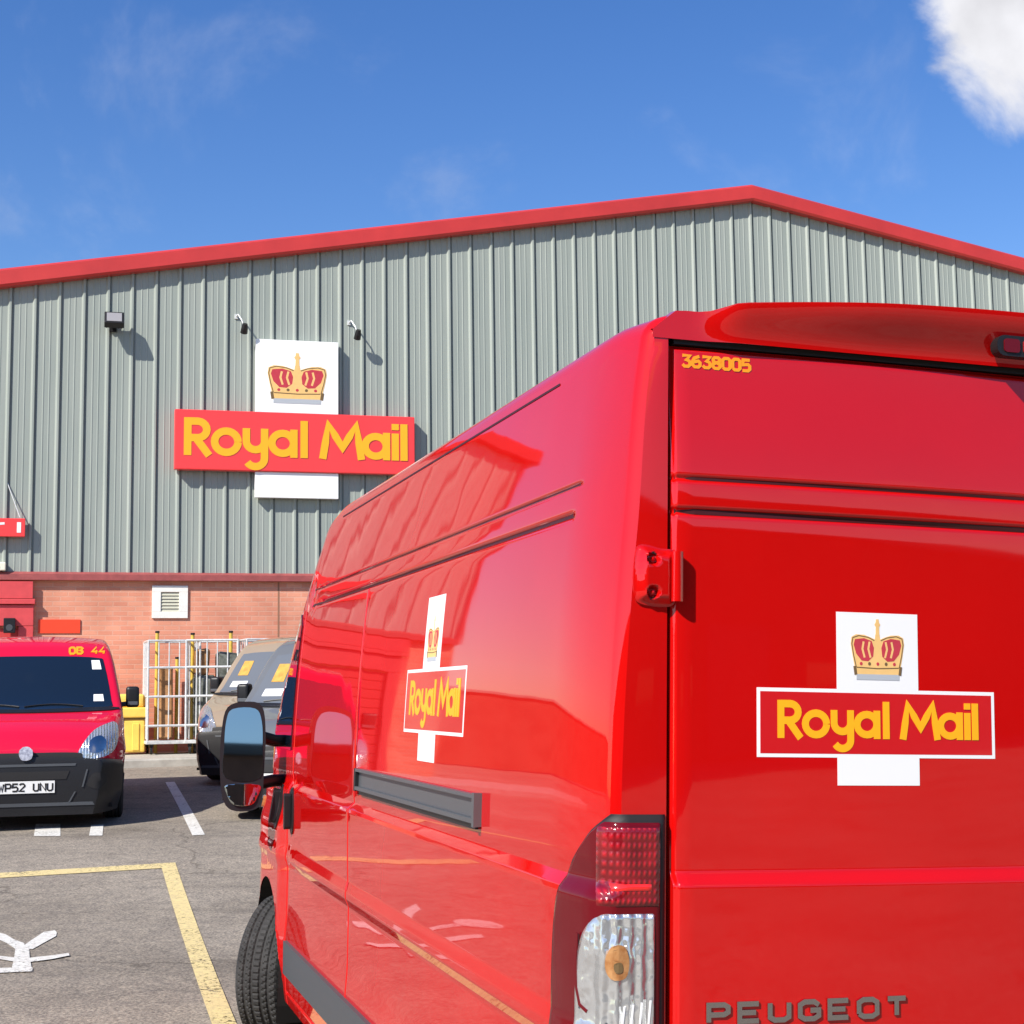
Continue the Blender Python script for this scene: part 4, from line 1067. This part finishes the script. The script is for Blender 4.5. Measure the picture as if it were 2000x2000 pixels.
# inner arches so that no daylight shows through the wheel openings
for s_ in (-1, 1):
    for (a, b, r) in (AR, ARr):
        mb = MB(); n0 = len(mb.v); K = 20
        for k in range(K + 1):
            t = math.pi * k / K * 1.3 - .15 * math.pi
            y, z = a + (r + .002) * math.cos(t), b + (r + .002) * math.sin(t)
            mb.v += [(s_ * (vhalf(a, .5) - .012), y, z), (s_ * .62, y, z)]
        mb.f += [(n0 + 2*k, n0 + 2*k + 1, n0 + 2*k + 3, n0 + 2*k + 2) for k in range(K)]
        mb.add([(s_ * .62, a - .5, 0), (s_ * .62, a + .5, 0), (s_ * .62, a + .5, .75), (s_ * .62, a - .5, .75)], [(0, 1, 2, 3)])
        toV(mb).build('wheel_arch', 'gap', van)
RW = .342 / K_
for s_ in (-1, 1):
    wheel('wheel', van, vm(s_ * 1.045 + CX, AR[0], RW - .148), .342, .235, math.radians(-34), s_, 'rim', segs=72)
    wheel('wheel', van, vm(s_ * .99 + CX, ARr[0], RW - .148), .342, .225, 0, s_, 'rim', segs=24)
# door mirrors
def mirror(s_):
    o = MB(); cxm, ym, zc = -1.235 - CX, 4.62, 1.30
    def fr(a, b, h, _k=None):
        a = a * .86; b = b * .85 + .028
        return fr0(a, b, h)
    def fr0(a, b, h): # facing backwards, turned a little towards the cab
        c, s2 = math.cos(-.055), math.sin(-.055)
        return Vector((cxm + a * c + h * s2 * 1.0, ym + a * s2 - h * c + b * .088, zc + b + h * .088))
    out_ = smooth_closed([(-.115, -.24), (-.135, -.05), (-.13, .15), (-.10, .28), (0, .315), (.10, .29), (.125, .12), (.12, -.1), (.11, -.26), (.06, -.315), (-.06, -.315)], 4)
    V_, F_, B_ = cut_poly(out_, .05); n_ = len(V_)
    f2 = fr if s_ < 0 else (lambda a, b, h: (lambda p: Vector((-p.x, p.y, p.z)))(fr(a, b, h)))
    o.add([f2(a, b, .0) for a, b in V_] + [f2(a * .86, b * .9, -.16) for a, b in V_] , [tuple(f) for f in F_] + [tuple(x + n_ for x in f) for f in F_] + [(a, b, b + n_, a + n_) for a, b in B_])
    m_ = toV(o).build('door_mirror', 'black', van, smooth=True, angle=40)
    SCM = 1
    g_ = MB(); patch(g_, smooth_closed([(-.10, -.13), (-.112, .05), (-.105, .2), (-.07, .27), (.06, .275), (.10, .2), (.108, .05), (.10, -.13)], 4), f2, .003, .05); toV(g_).build('mirror_glass', 'mirror', m_)
    g_ = MB(); patch(g_, smooth_closed([(-.09, -.17), (-.092, -.22), (-.05, -.285), (.05, -.285), (.09, -.23), (.095, -.17)], 4), lambda a, b, h: f2(a, b, h + .012 * (1 - (a / .1) ** 2)), .003, .02); toV(g_).build('wide_angle_glass', 'mirror', m_, smooth=True)
    g_ = MB(); sx = s_
    for z1, z2 in ((.13, .10), (-.12, -.10)):
        g_ = MB(); g_.tube([(sx * (abs(cxm) - .05), ym + .05, zc + z1), (sx * (abs(cxm) - .17), ym + .12, zc + z2), (sx * (vhalf(4.8, 1.3) - .02), ym + .16, zc + z2)], .032, 10)
        toV(g_).build('mirror_arm', 'black', m_, smooth=True, angle=50)
mirror(-1); mirror(1)

# ------------------------------------------------------------------ small parked vans
def small_van(name, label, m, loc, heading, number, plate, extras=None, group=None):
    """heading: direction the nose points to"""
    fw = Vector((heading.x, heading.y, 0)).normalized(); rt = Vector((fw.y, -fw.x, 0))
    R3 = Matrix((rt, fw, Vector((0, 0, 1)))).transposed()
    # follow the slope of the yard
    zf = gz(*(loc + fw * 1.3).xy); zr = gz(*(loc - fw * 1.3).xy)
    R3 = R3 @ rot('X', math.atan2(zf - zr, 2.6))
    o = tag(empty(name, Vector((loc.x, loc.y, (zf + zr) / 2)), R3), label, 'van', group)
    def zt(y): return slerp_(y, [(-2.2, 1.35), (-2.16, 1.58), (-2.0, 1.67), (-1.2, 1.74), (0, 1.755), (.42, 1.72), (.62, 1.66), (.74, 1.58), (1.40, 1.04), (1.55, 1.0), (1.9, .90), (2.05, .82), (2.13, .70), (2.175, .45), (2.19, .20)])
    def half(y, z):
        w = lerp(z, [(.15, .855), (.3, .895), (.55, .905), (.9, .90), (1.02, .885), (1.5, .80), (1.8, .72)])
        if y > 1.2: w -= .27 * ((y - 1.2) / .99) ** 2.6
        if y < -1.9: w -= .10 * ((-1.9 - y) / .3) ** 2
        w += .02 * max(g1(y, 1.32, .32), g1(y, -1.35, .32)) * (1 - sstep(.6, .85, z))
        return w
    def rc(y): return lerp(y, [(-2.2, .08), (0, .10), (.8, .08), (1.3, .07), (1.7, .13), (2.2, .16)])
    zlv = [i / 26 for i in range(27)]
    Yq = fine(-2.2, 2.19, .07, [(1.9, .29, 30), (.68, .12, 8), (1.45, .12, 8), (1.32, .34, 20), (-1.35, .34, 20)])
    AA = ((1.32, .33, .345), (-1.35, .33, .345))
    def sk(x, y, z): return abs(x) > .6 and any(math.hypot(y - a, z - b) < r for a, b, r in AA)
    def dsp(y, z):
        d = .008 * (g1(y, .30, .010) + g1(y, -.75, .010) + g1(y, 1.16, .01) * (z < 1.0)) * (z > .25)
        d += .006 * g1(z, .62, .02) * (abs(y) < 1.9)
        return d
    mb = loft(Yq, zlv, half, zt, lambda y: .18, rc, .03, dsp, 0, 26, 0, (True, True), sk)
    bv = bvh_of(mb)
    vv = []
    for x, y, z in mb.v:
        for a, b, r in AA:
            dd = math.hypot(y - a, z - b)
            if abs(x) > .6 and r - .05 < dd < r + .02: y = a + (y - a) * r / dd; z = b + (z - b) * r / dd
        vv.append((x, y, z))
    mb.v = vv
    bd = mb.build('body', m, o, smooth=True, angle=50)
    F = proj_front(bv, 1, 5)
    def P(poly, nm, mm, h=.006, res=.06, parent=None, fn=F, depth=None, smooth=True):
        q = MB(); patch(q, poly, fn, h, res, depth); return q.build(nm, mm, parent or bd, smooth=smooth, angle=40)
    ws = P(smooth_closed([(-.74, 1.08), (-.3, 1.06), (.3, 1.06), (.74, 1.08), (.77, 1.14), (.70, 1.50), (.64, 1.555), (.3, 1.575), (-.3, 1.575), (-.64, 1.555), (-.70, 1.50), (-.77, 1.14)], 3), 'windscreen', 'glass' if extras != 'grey' else 'glassrefl', .006, .05)
    P(smooth_closed([(-.76, 1.045), (0, 1.035), (.76, 1.045), (.76, 1.075), (0, 1.060), (-.76, 1.075)], 3), 'cowl', 'black', .012, .05)
    q = MB()
    for x0, x1 in ((-.5, .05), (.1, .62)): 
        for k in range(6): 
            pass
        q.tube([F(x0 + (x1 - x0) * k / 8, 1.085 + .02 * math.sin(math.pi * k / 8), .012) for k in range(9)], .008, 6)
    q.build('wiper', 'black', bd)
    # lower bumper and grille
    bp = MB()
    def btop(y): return min(zt(y) + .0, .60)
    Yb = fine(1.70, 2.19, .03, [(2.12, .07, 14)])
    bmp = loft(Yb, zlv[::2], lambda y, z: half(y, z), lambda y: min(zt(y), .575 + .035 * sstep(1.7, 2.1, y)), lambda y: .13, lambda y: .05, .03, None, .022, 26, 0, (True, True), None)
    bmp.xf(lambda v: Vector((v.x, v.y + .035, v.z)))
    bo = bmp.build('front_bumper', 'black', o, smooth=True, angle=45)
    bvb = bvh_of(bmp); FB = proj_front(bvb, 1, 5)
    P(smooth_closed([(-.46, .60), (0, .585), (.46, .60), (.50, .66), (.44, .69), (0, .695), (-.44, .69), (-.50, .66)], 3), 'upper_grille', 'seal', .016, .05)
    for sgn in (-1, 1):
        hl = P(smooth_closed([(sgn * .46, .655), (sgn * .50, .76), (sgn * .60, .875), (sgn * .72, .93), (sgn * .80, .94), (sgn * .825, .86), (sgn * .80, .72), (sgn * .72, .655), (sgn * .58, .63)], 4), 'headlight', 'reflector', .012, .03)
        P(smooth_closed([(sgn * .57, .69), (sgn * .57, .79), (sgn * .66, .83), (sgn * .71, .77), (sgn * .67, .69)], 4), 'lamp_bowl', 'chrome', .017, .03, hl)
        P(smooth_closed([(sgn * .55, .40), (sgn * .60, .50), (sgn * .70, .50), (sgn * .72, .42), (sgn * .64, .36)], 4), 'fog_recess', 'seal', .006, .03, bo, FB)
        P([(sgn * .50, .38), (sgn * .515, .38), (sgn * .555, .54), (sgn * .54, .54)], 'bumper_crease', 'dgrey', .010, .03, bo, FB)
        P([(sgn * .38, .24), (sgn * .395, .24), (sgn * .45, .34), (sgn * .435, .34)], 'bumper_crease', 'dgrey', .010, .03, bo, FB)
    P([(-.36, .455), (.36, .455), (.39, .53), (-.39, .53)], 'lower_grille', 'seal', .006, .05, bo, FB)
    P([(-.44, .575), (.44, .575), (.45, .598), (-.45, .598)], 'bumper_strip', 'dgrey', .006, .05, bo, FB)
    P([(-.62, .215), (.62, .215), (.60, .245), (-.60, .245)], 'lower_lip', 'dgrey', .008, .05, bo, FB)
    bg_ = P(smooth_closed([(-.058, .665), (-.052, .715), (0, .735), (.055, .715), (.06, .665), (.03, .625), (-.035, .63)], 4), 'badge', 'badge', .062, 0, None, F, .05)
    pl = P([(-.26, .335), (.26, .335), (.26, .445), (-.26, .445)], 'number_plate', 'plate', .012, 0, bo, FB, .01, False)
    q = MB(); text(q, plate, -.235, .357, .045, .066, .0165, .014, lambda a, b, h: FB(-a, b, .012 + h), .003)
    q.build('plate_lettering', 'ink', pl)
    if number:
        q = MB(); text(q, number, .36, 1.60, .052, .062, .022, .02, lambda a, b, h: F(-a, b, h), .006); q.build('fleet_number', 'numyel', bd)
    if extras != 'plain':
        P([(-.585, 1.44), (-.675, 1.44), (-.655, 1.53), (-.575, 1.53)], 'tax_disc', 'white', .009, 0, ws)
        P([(-.60, 1.13), (-.70, 1.13), (-.69, 1.195), (-.60, 1.195)], 'permit_sticker', 'white', .009, 0, ws)
    # side glass, mirrors, handles, wheels
    for sgn in (-1, 1):
        fs = proj_side(bv, sgn, 3)
        P(smooth_closed([(.36, 1.06), (.36, 1.50), (.42, 1.55), (.62, 1.52), (.98, 1.25), (1.20, 1.07), (1.16, 1.045)], 3), 'side_window', 'glass', .005, .06, None, fs)
        P(rrect(-.02, .16, .86, .91, .02), 'door_handle', 'black', .03, 0, None, fs)
        P([(-.9, .30), (.95, .30), (.95, .40), (-.9, .40)], 'rub_strip', 'black', .014, .1, None, fs)
        q = MB(); x0 = sgn * .985
        q.box(min(x0 - .065 * 1, x0 + .065), max(x0 - .065, x0 + .065), .90, 1.04, 1.06, 1.27, .035); mm = q.build('door_mirror', 'black', o, smooth=True, angle=40)
        q = MB(); q.tube([(sgn * .86, 1.0, 1.09), (sgn * 1.0, .98, 1.10)], .025, 8); q.build('mirror_arm', 'black', mm)
        q = MB(); q.box(x0 - .05, x0 + .05, .892, .902, 1.09, 1.25); q.build('mirror_glass', 'mirror', mm)
        q = MB(); q.box(x0 - .05, x0 + .05, 1.035, 1.046, 1.085, 1.12, .004); q.build('mirror_trim', 'rail', mm)
        for y_ in (1.32, -1.35):
            wheel('wheel', o, Vector((sgn * .80, y_, .31)), .31, .19, 0, sgn, 'black' if extras == 'grey' else 'rim', segs=32)
    q = MB(); q.box(-.78, .78, -2.0, 2.0, .17, .2)
    for y_ in (1.32, -1.35): q.box(-.62, .62, y_ - .36, y_ + .36, .2, .72)
    q.build('underbody', 'gap', o)
    if extras == 'grey':
        # notices in the cab window and on the side
        F2 = F
        P([(.05, 1.28), (.24, 1.28), (.24, 1.46), (.05, 1.46)], 'windscreen_notice', 'notice', .010, 0, ws, F2, None, False)
        P([(.08, 1.14), (.24, 1.14), (.24, 1.22), (.08, 1.22)], 'windscreen_label', 'white', .010, 0, ws, F2, None, False)
        P([(.50, 1.28), (.64, 1.28), (.62, 1.46), (.49, 1.46)], 'windscreen_notice', 'notice', .010, 0, ws, F2, None, False)
        P([(.46, 1.14), (.68, 1.14), (.67, 1.21), (.46, 1.21)], 'windscreen_label', 'white', .010, 0, ws, F2, None, False)
        for sgn in (-1, 1):
            fs = proj_side(bv, sgn, 3)
            for k in range(3): P([(.02, 1.33 + k * .065), (.27, 1.33 + k * .065), (.27, 1.375 + k * .065), (.02, 1.375 + k * .065)], 'yellow_lettering', 'notice', .006, .1, None, fs)
            P([(.04, 1.16), (.24, 1.16), (.24, 1.26), (.04, 1.26)], 'side_label', 'white', .006, .1, None, fs)
            P(rrect(1.86, 2.02, .30, .36, .02), 'fog_lamp', 'chrome', .03, .1, None, fs)
    return o
nose = Vector((-4.52, 14.55, 0)); hd = (N * 1.0)
small_van('parked_van', 'crimson small van facing the camera, cut off by the left edge of the picture', 'crimson', nose - Vector((hd.x, hd.y, 0)).normalized() * 2.19, hd, 'OB 44', 'WP52 UNU', 'red', 'small parked vans')
g_hd = Vector((-.235, -.972, 0))
small_van('parked_van', 'dark grey small van with yellow windscreen notices, half hidden behind the big red van', 'greyp', Vector((-1.62, 17.11, 0)), g_hd, '', 'WN56 U0L', 'grey', 'small parked vans')
small_van('parked_van', 'tan small van with painted-in brick reflection, behind the dark grey one, beside the roll cages', 'tanrefl', Vector((-2.62, 20.8, 0)), g_hd, '', 'WN56 U0P', 'grey', 'small parked vans')

# ------------------------------------------------------------------ invented surroundings out of view, added for reflections
bw = tag(empty('added_reflection_wall', (-13, 33, gz(-13, 33)), rot('Z', math.pi + .38)), 'long red brick wall added out of view left of the yard for reflections', 'wall')  # unseen wall added to give the van's paint something to reflect
mb = MB(); mb.box(0, 34, -.11, .11, 0, 2.1); mb.build('wall', mat('wall_brick', (.40, .12, .08), .85, var=.2, vscale=2), bw)
mb = MB(); mb.box(-.05, 34.05, -.16, .16, 2.1, 2.18, .01); mb.build('coping', 'concrete', bw)

# low brick unit added unseen behind the camera for the doors and mirror to reflect
un = tag(empty('added_reflection_unit', (4, -24, -.2), rot('Z', math.pi - .12)), 'low brown brick industrial unit added behind the photographer for reflections', 'building')
mb = MB(); mb.box(-60, 60, 0, 10, 0, 6.3); mb.build('wall', mat('brown_brick', (.16, .085, .06), .85, var=.25, vscale=1.5), un)
mb = MB(); mb.box(-60.2, 60.2, -.15, 10.2, 6.3, 6.6, .03); mb.build('roof_edge', 'dgrey', un)
for k in range(7):
    x = -32 + k * 10
    mb = MB(); mb.box(x, x + 3.6, -.06, .05, 0.1, 3.6); rd_ = mb.build('roller_door', 'dgrey', un)
    mb = MB(); mb.box(x + 5, x + 7.4, -.05, .05, 1.2, 2.5); mb.build('window', 'glass', un)
